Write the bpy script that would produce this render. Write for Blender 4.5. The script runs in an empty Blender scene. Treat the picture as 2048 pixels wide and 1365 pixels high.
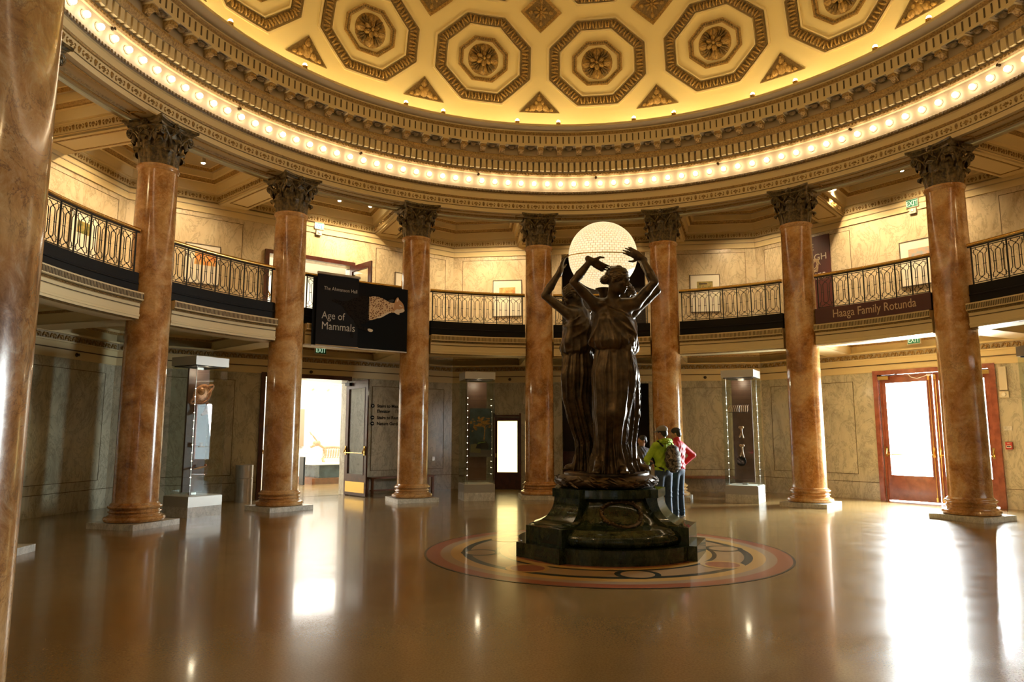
import bpy, math, random
import numpy as np
from math import sin, cos, pi, radians, sqrt, atan2, hypot
from mathutils import Vector, Matrix

random.seed(7)
SC = bpy.context.scene
COL = SC.collection

# ------------------------------------------------------------------ camera, world, light, exposure
cam_d = bpy.data.cameras.new('camera')
cam = bpy.data.objects.new('camera', cam_d); COL.objects.link(cam)
cam_d.sensor_width = 36.0
cam_d.lens = 1415.8 / 2048 * 36.0
cam_d.clip_start = 0.05; cam_d.clip_end = 300
cam.location = (-1.2875, -10.2191, 1.6)
cam.rotation_euler = (radians(90) + 0.133, 0.0, 0.0)
SC.camera = cam

SC.view_settings.view_transform = 'Standard'
SC.view_settings.look = 'None'
SC.view_settings.gamma = 1.0
SC.view_settings.use_curve_mapping = False
SC.view_settings.exposure = 0.35
SC.cycles.use_denoising = True
SC.cycles.max_bounces = 7
SC.cycles.diffuse_bounces = 4
SC.cycles.glossy_bounces = 4
SC.cycles.transmission_bounces = 6
SC.cycles.transparent_max_bounces = 32
SC.cycles.sample_clamp_indirect = 4.0
SC.cycles.caustics_reflective = False
SC.cycles.caustics_refractive = False

world = bpy.data.worlds.new('daylight'); SC.world = world
world.use_nodes = True
bg = world.node_tree.nodes['Background']
bg.inputs[0].default_value = (0.80, 0.92, 1.0, 1)
bg.inputs[1].default_value = 5.0

# geometry constants: rotunda centre is the origin, y away from the camera
R_COL = 8.46; W = 11.1; HALF = W * math.tan(radians(22.5))
FLOOR2 = 4.15
PHI0 = 183.86
def cphi(i): return radians(PHI0 - 22.5 * i)
def pol(r, a, z=0.0): return Vector((r * cos(a), r * sin(a), z))

def light(name, kind, loc, energy, color, target=None, size=0.1, spot=None, blend=0.5, size_y=None):
    d = bpy.data.lights.new(name, kind); d.energy = energy; d.color = color
    o = bpy.data.objects.new(name, d); COL.objects.link(o); o.location = loc
    if kind == 'AREA':
        d.size = size
        if size_y: d.shape = 'RECTANGLE'; d.size_y = size_y
    else:
        d.shadow_soft_size = size
    if kind == 'SPOT': d.spot_size = radians(spot or 60); d.spot_blend = blend
    if target is not None:
        v = Vector(target) - Vector(loc)
        o.rotation_euler = v.to_track_quat('-Z', 'Y').to_euler()
    return o

WARM = (1.0, 0.70, 0.34)
# daylight pushed in through the street doors of the right wall
def wpt(k, t, z, d=0.0):
    """point on octagon wall k: t metres to the right, z up, d outward from the wall face"""
    a = cphi(k); n = Vector((cos(a), sin(a), 0)); tv = Vector((n.y, -n.x, 0))
    return n * (W + d) + tv * t + Vector((0, 0, z))
light('daylight_door', 'AREA', wpt(6.5, 0, 2.2, 2.6), 8200, (0.94, 0.97, 1.0), wpt(6.5, 0, 0.8, -3), size=4.0, size_y=3.2)
gl_ = light('gallery_light', 'AREA', wpt(2.5, 0.5, 3.80, 4.3), 850, (1.0, 0.97, 0.90), None, size=6.4, size_y=8.0)
gl_.rotation_euler = (0, 0, cphi(2.5))
gl_ = light('gallery_light_upper', 'AREA', wpt(2.5, 0, 7.25, 3.0), 320, (1.0, 0.93, 0.75), None, size=3.6, size_y=4.5)
gl_.rotation_euler = (0, 0, cphi(2.5))

# ------------------------------------------------------------------ materials
def mat(name, color=(0.8, 0.8, 0.8), rough=0.5, metal=0.0, spec=0.5, emis=None, estr=0.0, coat=0.0, alpha=1.0, trans=0.0):
    m = bpy.data.materials.new(name); m.use_nodes = True
    b = m.node_tree.nodes['Principled BSDF']
    b.inputs['Base Color'].default_value = (*color, 1)
    b.inputs['Roughness'].default_value = rough
    b.inputs['Metallic'].default_value = metal
    b.inputs['Specular IOR Level'].default_value = spec
    b.inputs['Coat Weight'].default_value = coat
    b.inputs['Coat Roughness'].default_value = 0.08
    b.inputs['Alpha'].default_value = alpha
    b.inputs['Transmission Weight'].default_value = trans
    if emis:
        b.inputs['Emission Color'].default_value = (*emis, 1)
        b.inputs['Emission Strength'].default_value = estr
    return m
class NT:
    def __init__(s, m): s.t = m.node_tree; s.n = s.t.nodes; s.l = s.t.links; s.b = s.n['Principled BSDF']
    def add(s, typ, **kw):
        n = s.n.new(typ)
        for k, v in kw.items():
            if k in n.inputs.keys(): n.inputs[k].default_value = v
            else: setattr(n, k, v)
        return n
    def link(s, a, b): s.l.new(a, b)
    def noise(s, vec, scale, detail=6, rough=0.6, dist=0.0):
        n = s.add('ShaderNodeTexNoise', Scale=scale, Detail=detail, Roughness=rough, Distortion=dist)
        if vec is not None: s.link(vec, n.inputs['Vector'])
        return n
    def ramp(s, fac, stops):
        r = s.add('ShaderNodeValToRGB'); e = r.color_ramp.elements
        while len(e) < len(stops): e.new(0.5)
        for k, (p, c) in enumerate(stops):
            e[k].position = p; e[k].color = (*c, 1) if len(c) == 3 else c
        s.link(fac, r.inputs[0]); return r
    def mix(s, fac, a, b, mode='MIX'):
        m = s.add('ShaderNodeMix', data_type='RGBA', blend_type=mode)
        for v, i in ((fac, 0), (a, 6), (b, 7)):
            if isinstance(v, (int, float)): m.inputs[i].default_value = v
            elif isinstance(v, tuple): m.inputs[i].default_value = (*v, 1)
            else: s.link(v, m.inputs[i])
        return m.outputs[2]
    def bump(s, h, strength=0.3, dist=0.02):
        b = s.add('ShaderNodeBump', Strength=strength, Distance=dist); s.link(h, b.inputs['Height'])
        s.link(b.outputs[0], s.b.inputs['Normal']); return b
    def coord(s, which='Object', loc_seed=False, scale=(1, 1, 1)):
        c = s.add('ShaderNodeTexCoord'); out = c.outputs[which]
        mp = s.add('ShaderNodeMapping'); mp.inputs['Scale'].default_value = scale
        s.link(out, mp.inputs['Vector'])
        if loc_seed:
            oi = s.add('ShaderNodeObjectInfo')
            mu = s.add('ShaderNodeMath', operation='MULTIPLY'); s.link(oi.outputs['Random'], mu.inputs[0]); mu.inputs[1].default_value = 40.0
            cb = s.add('ShaderNodeCombineXYZ')
            for k in range(3): s.link(mu.outputs[0], cb.inputs[k])
            s.link(cb.outputs[0], mp.inputs['Location'])
        return mp.outputs[0]

def m_noisy(name, c1, c2, scale, rough=0.5, metal=0.0, bump=0.0, lo=0.35, hi=0.65, spec=0.5, coat=0.0, bd=0.01, dist=0.0):
    m = mat(name, c1, rough, metal, spec, coat=coat); t = NT(m)
    v = t.coord('Object'); n = t.noise(v, scale, dist=dist)
    r = t.ramp(n.outputs[0], [(lo, c1), (hi, c2)]); t.link(r.outputs[0], t.b.inputs['Base Color'])
    if bump: t.bump(n.outputs[0], bump, bd)
    return m

def m_column():
    m = mat('scagliola', rough=0.16, spec=0.5, coat=0.35); t = NT(m)
    v = t.coord('Object', True)
    big = t.noise(v, 1.5, 4, 0.55, 0.9)
    base = t.ramp(big.outputs[0], [(0.34, (0.17, 0.058, 0.014)), (0.45, (0.42, 0.175, 0.048)), (0.54, (0.60, 0.33, 0.12)), (0.64, (0.72, 0.50, 0.27))])
    fine = t.noise(v, 11, 12, 0.80, 0.9)
    c = t.mix(0.44, base.outputs[0], t.ramp(fine.outputs[0], [(0.33, (0.12, 0.045, 0.010)), (0.50, (0.50, 0.25, 0.08)), (0.68, (0.80, 0.58, 0.30))]).outputs[0])
    vein = t.noise(v, 3.2, 8, 0.65, 2.6)
    vm = t.ramp(vein.outputs[0], [(0.482, (0, 0, 0)), (0.5, (1, 1, 1)), (0.518, (0, 0, 0))])
    vv = t.noise(v, 2.0, 3, 0.5)
    vmask = t.mix(1.0, vm.outputs[0], t.ramp(vv.outputs[0], [(0.45, (0, 0, 0)), (0.62, (0.75, 0.75, 0.75))]).outputs[0], 'MULTIPLY')
    c = t.mix(vmask, c, (0.12, 0.055, 0.03))
    t.link(c, t.b.inputs['Base Color'])
    rr = t.ramp(fine.outputs[0], [(0.3, (0.12, 0.12, 0.12)), (0.7, (0.24, 0.24, 0.24))]); t.link(rr.outputs[0], t.b.inputs['Roughness'])
    return m

def m_wallmarble(name, c_lo, c_mid, c_hi, scale=1.1, rough=0.16):
    m = mat(name, rough=rough, spec=0.45); t = NT(m)
    v = t.coord('Object', True, (1, 1, 0.55))
    a = t.noise(v, scale * 1.3, 12, 0.72, 0.7)
    r = t.ramp(a.outputs[0], [(0.30, c_lo), (0.47, c_mid), (0.66, c_hi)])
    b = t.noise(v, scale * 2.2, 12, 0.72, 1.2)
    vm = t.ramp(b.outputs[0], [(0.47, (0, 0, 0)), (0.5, (0.5, 0.5, 0.5)), (0.53, (0, 0, 0))])
    c = t.mix(vm.outputs[0], r.outputs[0], tuple(x * 0.55 for x in c_lo))
    t.link(c, t.b.inputs['Base Color'])
    return m

def m_floor():
    m = mat('polished_floor', rough=0.25, spec=0.45, coat=0.38); t = NT(m)
    v = t.coord('Object')
    a = t.noise(v, 0.9, 6, 0.6, 0.6)
    r = t.ramp(a.outputs[0], [(0.3, (0.215, 0.135, 0.046)), (0.7, (0.27, 0.175, 0.065))])
    b = t.noise(v, 60, 3, 0.7)
    c = t.mix(0.35, r.outputs[0], t.ramp(b.outputs[0], [(0.35, (0.14, 0.085, 0.03)), (0.65, (0.34, 0.235, 0.10))]).outputs[0])
    t.link(c, t.b.inputs['Base Color'])
    s = t.noise(v, 2.2, 8, 0.7, 0.5)
    rr = t.ramp(s.outputs[0], [(0.3, (0.19, 0.19, 0.19)), (0.7, (0.26, 0.26, 0.26))]); t.link(rr.outputs[0], t.b.inputs['Roughness'])
    w = t.noise(v, 1.3, 2, 0.4); t.bump(w.outputs[0], 0.025, 0.02)
    return m

M = {}
M['column'] = m_column()
M['wall'] = m_wallmarble('wall_marble', (0.30, 0.27, 0.20), (0.50, 0.46, 0.35), (0.64, 0.60, 0.46))
M['wall2'] = m_wallmarble('upper_wall_marble', (0.46, 0.36, 0.22), (0.64, 0.53, 0.36), (0.74, 0.64, 0.46), 0.9, 0.24)
M['plinth'] = m_wallmarble('white_veined_marble', (0.40, 0.40, 0.36), (0.66, 0.65, 0.60), (0.82, 0.80, 0.74), 5.0, 0.25)
M['green'] = m_wallmarble('green_marble', (0.004, 0.010, 0.005), (0.016, 0.026, 0.012), (0.05, 0.062, 0.03), 5.0, 0.09)
M['floor'] = m_floor()
M['cream'] = mat('cream_paint', (0.74, 0.60, 0.33), 0.55)
M['band'] = mat('light_band_paint', (0.72, 0.60, 0.41), 0.55)
M['dome'] = mat('dome_paint', (0.78, 0.65, 0.33), 0.6)
M['shade'] = mat('taupe_shade_paint', (0.42, 0.34, 0.22), 0.6)  # soffit, recess and coffer shade put into the colour; also plain grounds
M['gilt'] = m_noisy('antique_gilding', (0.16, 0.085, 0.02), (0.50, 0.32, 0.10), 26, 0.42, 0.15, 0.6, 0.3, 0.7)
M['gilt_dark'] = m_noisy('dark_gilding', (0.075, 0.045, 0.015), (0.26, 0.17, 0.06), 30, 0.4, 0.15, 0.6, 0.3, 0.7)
M['groove'] = mat('dark_groove', (0.10, 0.065, 0.025), 0.7)
M['capital'] = m_noisy('weathered_bronze_paint', (0.028, 0.019, 0.006), (0.17, 0.115, 0.038), 18, 0.42, 0.25, 0.3)
M['iron'] = mat('black_iron', (0.010, 0.009, 0.008), 0.4, 0.4)
M['black'] = mat('black_paint', (0.006, 0.005, 0.004), 0.6, spec=0.2)
M['brass'] = mat('brass', (0.78, 0.52, 0.16), 0.22, 1.0)
M['steel'] = m_noisy('brushed_steel', (0.42, 0.40, 0.37), (0.55, 0.53, 0.50), 3, 0.32, 1.0)
M['case_metal'] = mat('case_metal', (0.46, 0.44, 0.40), 0.38, 0.6)
M['bronze'] = m_noisy('dark_bronze', (0.040, 0.026, 0.012), (0.115, 0.074, 0.034), 8, 0.38, 0.6, 0.12)
M['wood'] = m_noisy('dark_door_wood', (0.05, 0.012, 0.008), (0.095, 0.026, 0.016), 6, 0.28, coat=0.2)
M['redwood'] = m_noisy('red_mahogany', (0.21, 0.055, 0.028), (0.33, 0.10, 0.05), 5, 0.25, coat=0.3)
M['bench'] = m_noisy('bench_wood', (0.16, 0.06, 0.025), (0.26, 0.10, 0.04), 7, 0.3)
M['bulb'] = mat('bulb_glass', (1, 0.9, 0.75), 0.3, emis=(1.0, 0.80, 0.55), estr=17)
M['porcelain'] = mat('porcelain', (0.75, 0.65, 0.45), 0.3)
M['cove'] = mat('cove_tube', (1, 0.9, 0.7), 0.4, emis=(1.0, 0.73, 0.32), estr=18)
M['lens'] = mat('lamp_lens', (1, 1, 1), 0.3, emis=(1.0, 0.82, 0.5), estr=60)
M['lens_white'] = mat('small_led', (1, 1, 1), 0.3, emis=(1.0, 0.80, 0.55), estr=25)
M['white'] = mat('white_plaster', (0.82, 0.80, 0.74), 0.6)
M['paper'] = mat('white_mat_board', (0.86, 0.82, 0.72), 0.6)
M['frame'] = mat('thin_frame', (0.12, 0.09, 0.06), 0.4)
M['frosted'] = mat('backlit_frosted_glass', (1, 0.9, 0.6), 0.5, emis=(1.0, 0.76, 0.30), estr=2.6)
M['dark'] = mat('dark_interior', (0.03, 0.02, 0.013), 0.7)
M['brown_in'] = m_noisy('brown_back_panel', (0.09, 0.045, 0.028), (0.14, 0.07, 0.045), 4, 0.45)
M['bone'] = m_noisy('old_bone', (0.45, 0.24, 0.12), (0.70, 0.48, 0.28), 30, 0.5)
M['copper'] = m_noisy('copper_fossil', (0.30, 0.12, 0.05), (0.62, 0.30, 0.15), 30, 0.35, 0.4, 0.4)
M['maroon'] = mat('maroon_vinyl', (0.085, 0.018, 0.016), 0.45)
M['letter'] = mat('tan_lettering', (0.66, 0.50, 0.32), 0.5)
M['letter_w'] = mat('white_lettering', (0.75, 0.68, 0.58), 0.5)
M['sign_green'] = mat('exit_green', (0.02, 0.22, 0.13), 0.4)
M['sign_lit'] = mat('exit_green_lit', (0.02, 0.5, 0.2), 0.4, emis=(0.10, 0.9, 0.30), estr=0.9)
M['sign_text'] = mat('exit_letters', (0.85, 0.95, 0.85), 0.4, emis=(0.7, 1.0, 0.7), estr=0.25)
M['text_lit'] = mat('exit_letters_lit', (0.9, 1, 0.9), 0.4, emis=(0.8, 1.0, 0.7), estr=2.0)
M['alarm'] = mat('alarm_red', (0.40, 0.035, 0.03), 0.4)
M['plastic'] = mat('ivory_plastic', (0.62, 0.56, 0.44), 0.45)
M['terra'] = mat('terracotta_inlay', (0.34, 0.10, 0.045), 0.28, coat=0.5)
M['goldin'] = mat('yellow_inlay', (0.60, 0.36, 0.10), 0.28, coat=0.5)
M['greenin'] = mat('dark_green_inlay', (0.020, 0.025, 0.016), 0.28, coat=0.5)
M['greyin'] = mat('warm_grey_inlay', (0.38, 0.27, 0.17), 0.28, coat=0.5)
M['beigein'] = mat('beige_inlay', (0.42, 0.27, 0.13), 0.28, coat=0.5)

def glass(name, tint=(0.94, 0.97, 0.96)):
    m = bpy.data.materials.new(name); m.use_nodes = True; nt = m.node_tree
    nt.nodes.clear()
    o = nt.nodes.new('ShaderNodeOutputMaterial'); mx = nt.nodes.new('ShaderNodeMixShader')
    tr = nt.nodes.new('ShaderNodeBsdfTransparent'); g = nt.nodes.new('ShaderNodeBsdfGlossy')
    lw = nt.nodes.new('ShaderNodeLayerWeight'); lw.inputs[0].default_value = 0.5
    pw = nt.nodes.new('ShaderNodeMath'); pw.operation = 'POWER'; pw.inputs[1].default_value = 5.0
    ad = nt.nodes.new('ShaderNodeMath'); ad.operation = 'MULTIPLY_ADD'; ad.inputs[1].default_value = 0.9; ad.inputs[2].default_value = 0.045
    nt.links.new(lw.outputs['Facing'], pw.inputs[0]); nt.links.new(pw.outputs[0], ad.inputs[0])
    tr.inputs[0].default_value = (*tint, 1); g.inputs['Roughness'].default_value = 0.01
    nt.links.new(ad.outputs[0], mx.inputs[0]); nt.links.new(tr.outputs[0], mx.inputs[1]); nt.links.new(g.outputs[0], mx.inputs[2])
    nt.links.new(mx.outputs[0], o.inputs[0]); return m
M['glass'] = glass('clear_glass')

# ------------------------------------------------------------------ object helpers
def tag(o, label=None, cat=None, group=None, kind=None):
    if label: o['label'] = label
    if cat: o['category'] = cat
    if group: o['group'] = group
    if kind: o['kind'] = kind
    return o
def empty(name, loc=(0, 0, 0), rz=0.0, **kw):
    o = bpy.data.objects.new(name, None); COL.objects.link(o); o.location = loc; o.rotation_euler = (0, 0, rz)
    o.empty_display_size = 0.1
    return tag(o, **kw)
def copy_tree(o, parent=None):
    c = o.copy(); COL.objects.link(c)
    if parent is not None: c.parent = parent
    for ch in list(o.children): copy_tree(ch, c)
    return c

class MB:
    """collects shapes and links them as one mesh object"""
    def __init__(s): s.v = []; s.f = []; s.m = []; s.mats = []; s.uv = None; s.sm = []
    def mi(s, m):
        m = M[m] if isinstance(m, str) else m
        if m not in s.mats: s.mats.append(m)
        return s.mats.index(m)
    def add(s, vs, fs, m, smooth=False, T=None):
        b = len(s.v); k = s.mi(m)
        s.v.extend([(T @ Vector(p)) if T is not None else p for p in vs])
        for f in fs: s.f.append([i + b for i in f]); s.m.append(k); s.sm.append(smooth)
    def box(s, c, d, m, T=None, rz=0.0):
        x, y, z = d[0] / 2, d[1] / 2, d[2] / 2
        R = Matrix.Translation(c) @ Matrix.Rotation(rz, 4, 'Z')
        if T is not None: R = T @ R
        vs = [(sx * x, sy * y, sz * z) for sx in (-1, 1) for sy in (-1, 1) for sz in (-1, 1)]
        s.add(vs, [(0, 1, 3, 2), (4, 6, 7, 5), (0, 4, 5, 1), (2, 3, 7, 6), (0, 2, 6, 4), (1, 5, 7, 3)], m, False, R)
    def tube(s, pts, r, m, n=6, T=None, closed=False, smooth=True, caps=True):
        pts = [Vector(p) for p in pts]; N = len(pts); rs = r if isinstance(r, (list, tuple)) else [r] * N
        vs = []; up = Vector((0.0123, 0.0311, 1)).normalized(); prev = None
        for i, p in enumerate(pts):
            if closed: d = pts[(i + 1) % N] - pts[i - 1]
            else: d = pts[min(i + 1, N - 1)] - pts[max(i - 1, 0)]
            if d.length < 1e-9: d = Vector((0, 0, 1))
            d.normalize()
            if prev is None:
                a = d.cross(up)
                if a.length < 0.05: a = d.cross(Vector((1, 0, 0)))
            else: a = prev - d * prev.dot(d)
            a.normalize(); b = d.cross(a); prev = a
            for k in range(n):
                t = 2 * pi * k / n + (pi / 4 if n == 4 else 0); vs.append(p + (a * cos(t) + b * sin(t)) * rs[i])
        fs = []
        for i in range(N if closed else N - 1):
            j = (i + 1) % N
            for k in range(n): fs.append((i * n + k, i * n + (k + 1) % n, j * n + (k + 1) % n, j * n + k))
        if caps and not closed: fs.append(tuple(range(n))[::-1]); fs.append(tuple((N - 1) * n + k for k in range(n)))
        s.add(vs, fs, m, smooth, T)
    def lathe(s, prof, m, n=32, T=None, smooth=True, a0=0.0, a1=2 * pi, mats=None):
        full = abs(a1 - a0 - 2 * pi) < 1e-6; cols = n if full else n + 1
        vs = [(r * cos(a0 + (a1 - a0) * k / n), r * sin(a0 + (a1 - a0) * k / n), z) for r, z in prof for k in range(cols)]
        for i in range(len(prof) - 1):
            fs = []
            for k in range(n):
                k2 = (k + 1) % cols; fs.append((i * cols + k, i * cols + k2, (i + 1) * cols + k2, (i + 1) * cols + k))
            sub = vs[i * cols:(i + 2) * cols]
            s.add(sub, [tuple(q - i * cols for q in f) for f in fs], mats[i] if mats else m, smooth, T)
    def sphere(s, c, r, m, n=10, T=None, sc=(1, 1, 1)):
        prof = [(r * sin(pi * i / n), -r * cos(pi * i / n)) for i in range(n + 1)]
        R = Matrix.Translation(c) @ Matrix.Diagonal((*sc, 1))
        s.lathe(prof, m, n * 2, (T @ R) if T is not None else R)
    def prism(s, poly, z0, z1, m, T=None, smooth=False, caps=True):
        n = len(poly); vs = [(x, y, z0) for x, y in poly] + [(x, y, z1) for x, y in poly]
        fs = [(k, (k + 1) % n, n + (k + 1) % n, n + k) for k in range(n)]
        if caps: fs += [tuple(range(n))[::-1], tuple(range(n, 2 * n))]
        s.add(vs, fs, m, smooth, T)
    def dome(s, T, rx, ry, h, m, n=8):
        """low relief petal in the local xy plane, raised along z"""
        vs = [(rx * cos(2 * pi * k / n), ry * sin(2 * pi * k / n), 0) for k in range(n)] + [(0.6 * rx * cos(2 * pi * k / n), 0.6 * ry * sin(2 * pi * k / n), h * 0.8) for k in range(n)] + [(0, 0, h)]
        fs = [(k, (k + 1) % n, n + (k + 1) % n, n + k) for k in range(n)] + [(n + k, n + (k + 1) % n, 2 * n) for k in range(n)]
        s.add(vs, fs, m, True, T)
    def build(s, name, parent=None, merge=True, **kw):
        me = bpy.data.meshes.new(name)
        me.from_pydata([tuple(p) for p in s.v], [], s.f)
        for m in s.mats: me.materials.append(m)
        me.polygons.foreach_set('material_index', s.m)
        me.polygons.foreach_set('use_smooth', s.sm)
        if merge:
            import bmesh
            bm = bmesh.new(); bm.from_mesh(me)
            bmesh.ops.remove_doubles(bm, verts=bm.verts, dist=0.0002)
            bmesh.ops.recalc_face_normals(bm, faces=bm.faces)
            bm.to_mesh(me); bm.free()
            if any(s.sm):
                try: me.set_sharp_from_angle(angle=radians(40))
                except Exception: pass
        me.update()
        o = bpy.data.objects.new(name, me); COL.objects.link(o)
        if parent is not None: o.parent = parent
        return tag(o, **kw)
def struct(mb, name, parent=None, **kw): return mb.build(name, parent, kind='structure', **kw)

def frame_mat(o, x, y, z): return Matrix(((x[0], y[0], z[0], o[0]), (x[1], y[1], z[1], o[1]), (x[2], y[2], z[2], o[2]), (0, 0, 0, 1)))
def wall_T(k, d=0.0):
    """local x = along wall to the right, local y = up, local z = into the room"""
    a = cphi(k); n = Vector((cos(a), sin(a), 0)); tv = Vector((n.y, -n.x, 0))
    return frame_mat(n * (W + d), tv, Vector((0, 0, 1)), -n)
def ring_T(r, a, z):
    """tangent frame on a cylinder of radius r seen from inside: x right, y up, z toward the axis"""
    n = Vector((cos(a), sin(a), 0)); return frame_mat(n * r + Vector((0, 0, z)), Vector((n.y, -n.x, 0)), Vector((0, 0, 1)), -n)

def text_mesh(s, size, font_align='LEFT', extrude=0.002, spacing=1.0, shear=0.0, bold=0.0):
    c = bpy.data.curves.new('txt', 'FONT'); c.body = s; c.size = size; c.align_x = font_align; c.extrude = extrude
    c.space_character = spacing; c.shear = shear; c.offset = bold; c.resolution_u = 3
    o = bpy.data.objects.new('txt', c); COL.objects.link(o)
    bpy.context.view_layer.update()
    dg = bpy.context.evaluated_depsgraph_get()
    me = bpy.data.meshes.new_from_object(o.evaluated_get(dg))
    bpy.data.objects.remove(o); return me
def text_obj(name, s, size, m, T, parent, bend=None, **kw):
    lb = kw.pop('label', None)
    me = text_mesh(s, size, **kw); me.materials.clear(); me.materials.append(M[m])
    for v in me.vertices:
        v.co = bend(v.co) if bend else (T @ v.co)
    o = bpy.data.objects.new(name, me); COL.objects.link(o); o.parent = parent
    return tag(o, label=lb)

# ------------------------------------------------------------------ floor
mb = MB()
R_OUT = (W + 0.05) / cos(radians(22.5))
corners = [pol(R_OUT, cphi(k + 1.5)) for k in (0, 2, 4, 6, 8, 10, 12, 14)]
mb.prism([(p.x, p.y) for p in corners][::-1], -0.2, 0.0, 'floor')
# the gallery floor behind the open doors, same terrazzo
T2 = wall_T(2.5)
g = [T2 @ Vector(q) for q in ((-6, 0, 0), (6, 0, 0), (6, 0, -9.0), (-6, 0, -9.0))]
mb.add([(q.x, q.y, 0.0) for q in g], [(0, 1, 2, 3)], 'floor')
mb.add([tuple(wall_T(6.5) @ Vector(q)) for q in ((-4, -0.02, -0.05), (4, -0.02, -0.05), (4, -0.02, -5), (-4, -0.02, -5))], [(0, 1, 2, 3)], 'white')
mb.add([tuple(wall_T(4.5) @ Vector(q)) for q in ((-4, 0, -0.04), (2, 0, -0.04), (2, 0, -2.2), (-4, 0, -2.2))], [(0, 1, 2, 3)], 'floor')
struct(mb, 'floor')

# ------------------------------------------------------------------ octagon walls
def pieces(holes, x0, x1, z0, z1):
    """rectangles left over when the holes (a,b,c,d) are cut from a wall strip; holes must not share columns"""
    out = []; x = x0
    for a, b, c, d in sorted(holes):
        if a > x: out.append((x, a, z0, z1))
        if c > z0: out.append((a, b, z0, c))
        if d < z1: out.append((a, b, d, z1))
        x = b
    if x < x1: out.append((x, x1, z0, z1))
    return out
def petals(mb, T, kind, u, h, m):
    """one repeat of frieze relief, u wide and h high, centred at the local origin"""
    def P(x, y, rx, ry, rot=0, d=0.022): mb.dome(T @ Matrix.Translation((x, y, 0.001)) @ Matrix.Rotation(rot, 4, 'Z'), rx, ry, d, m, 7)
    if kind == 'anthemion':
        P(-u * .25, 0, u * .085, h * .42, 0, .03); P(-u * .25, h * .05, u * .04, h * .22, 0, .045)
        for a, l in ((0, .34), (.65, .32), (-.65, .32), (1.25, .3), (-1.25, .3)):
            P(u * .25 + sin(a) * u * .10, -h * .12 + cos(a) * h * .24, u * .030, h * l * .62, -a)
        P(u * .25, -h * .28, u * .06, h * .13); P(0, -h * .2, u * .05, h * .2, .5); P(u * .48, -h * .2, u * .05, h * .2, -.5)
        P(-u * .0, h * .15, u * .03, h * .2, -.6); P(u * .5, h * .15, u * .03, h * .2, .6)
    elif kind == 'wave':
        P(-u * .22, 0, u * .12, h * .42, -.5, .035); P(0, h * .08, u * .10, h * .30, .5, .03); P(u * .18, -h * .05, u * .14, h * .38, -.2, .035)
        P(u * .38, h * .12, u * .09, h * .26, .7, .03); P(u * .42, -h * .25, u * .1, h * .16, .2)
def wall_frieze(mb, k, x0, x1, zc, h, unit, kind, d=0.0):
    n = max(1, round((x1 - x0) / unit)); u = (x1 - x0) / n
    for i in range(n): petals(mb, wall_T(k, d) @ Matrix.Translation((x0 + u * (i + .5), zc, 0)), kind, u, h, 'gilt')

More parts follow.
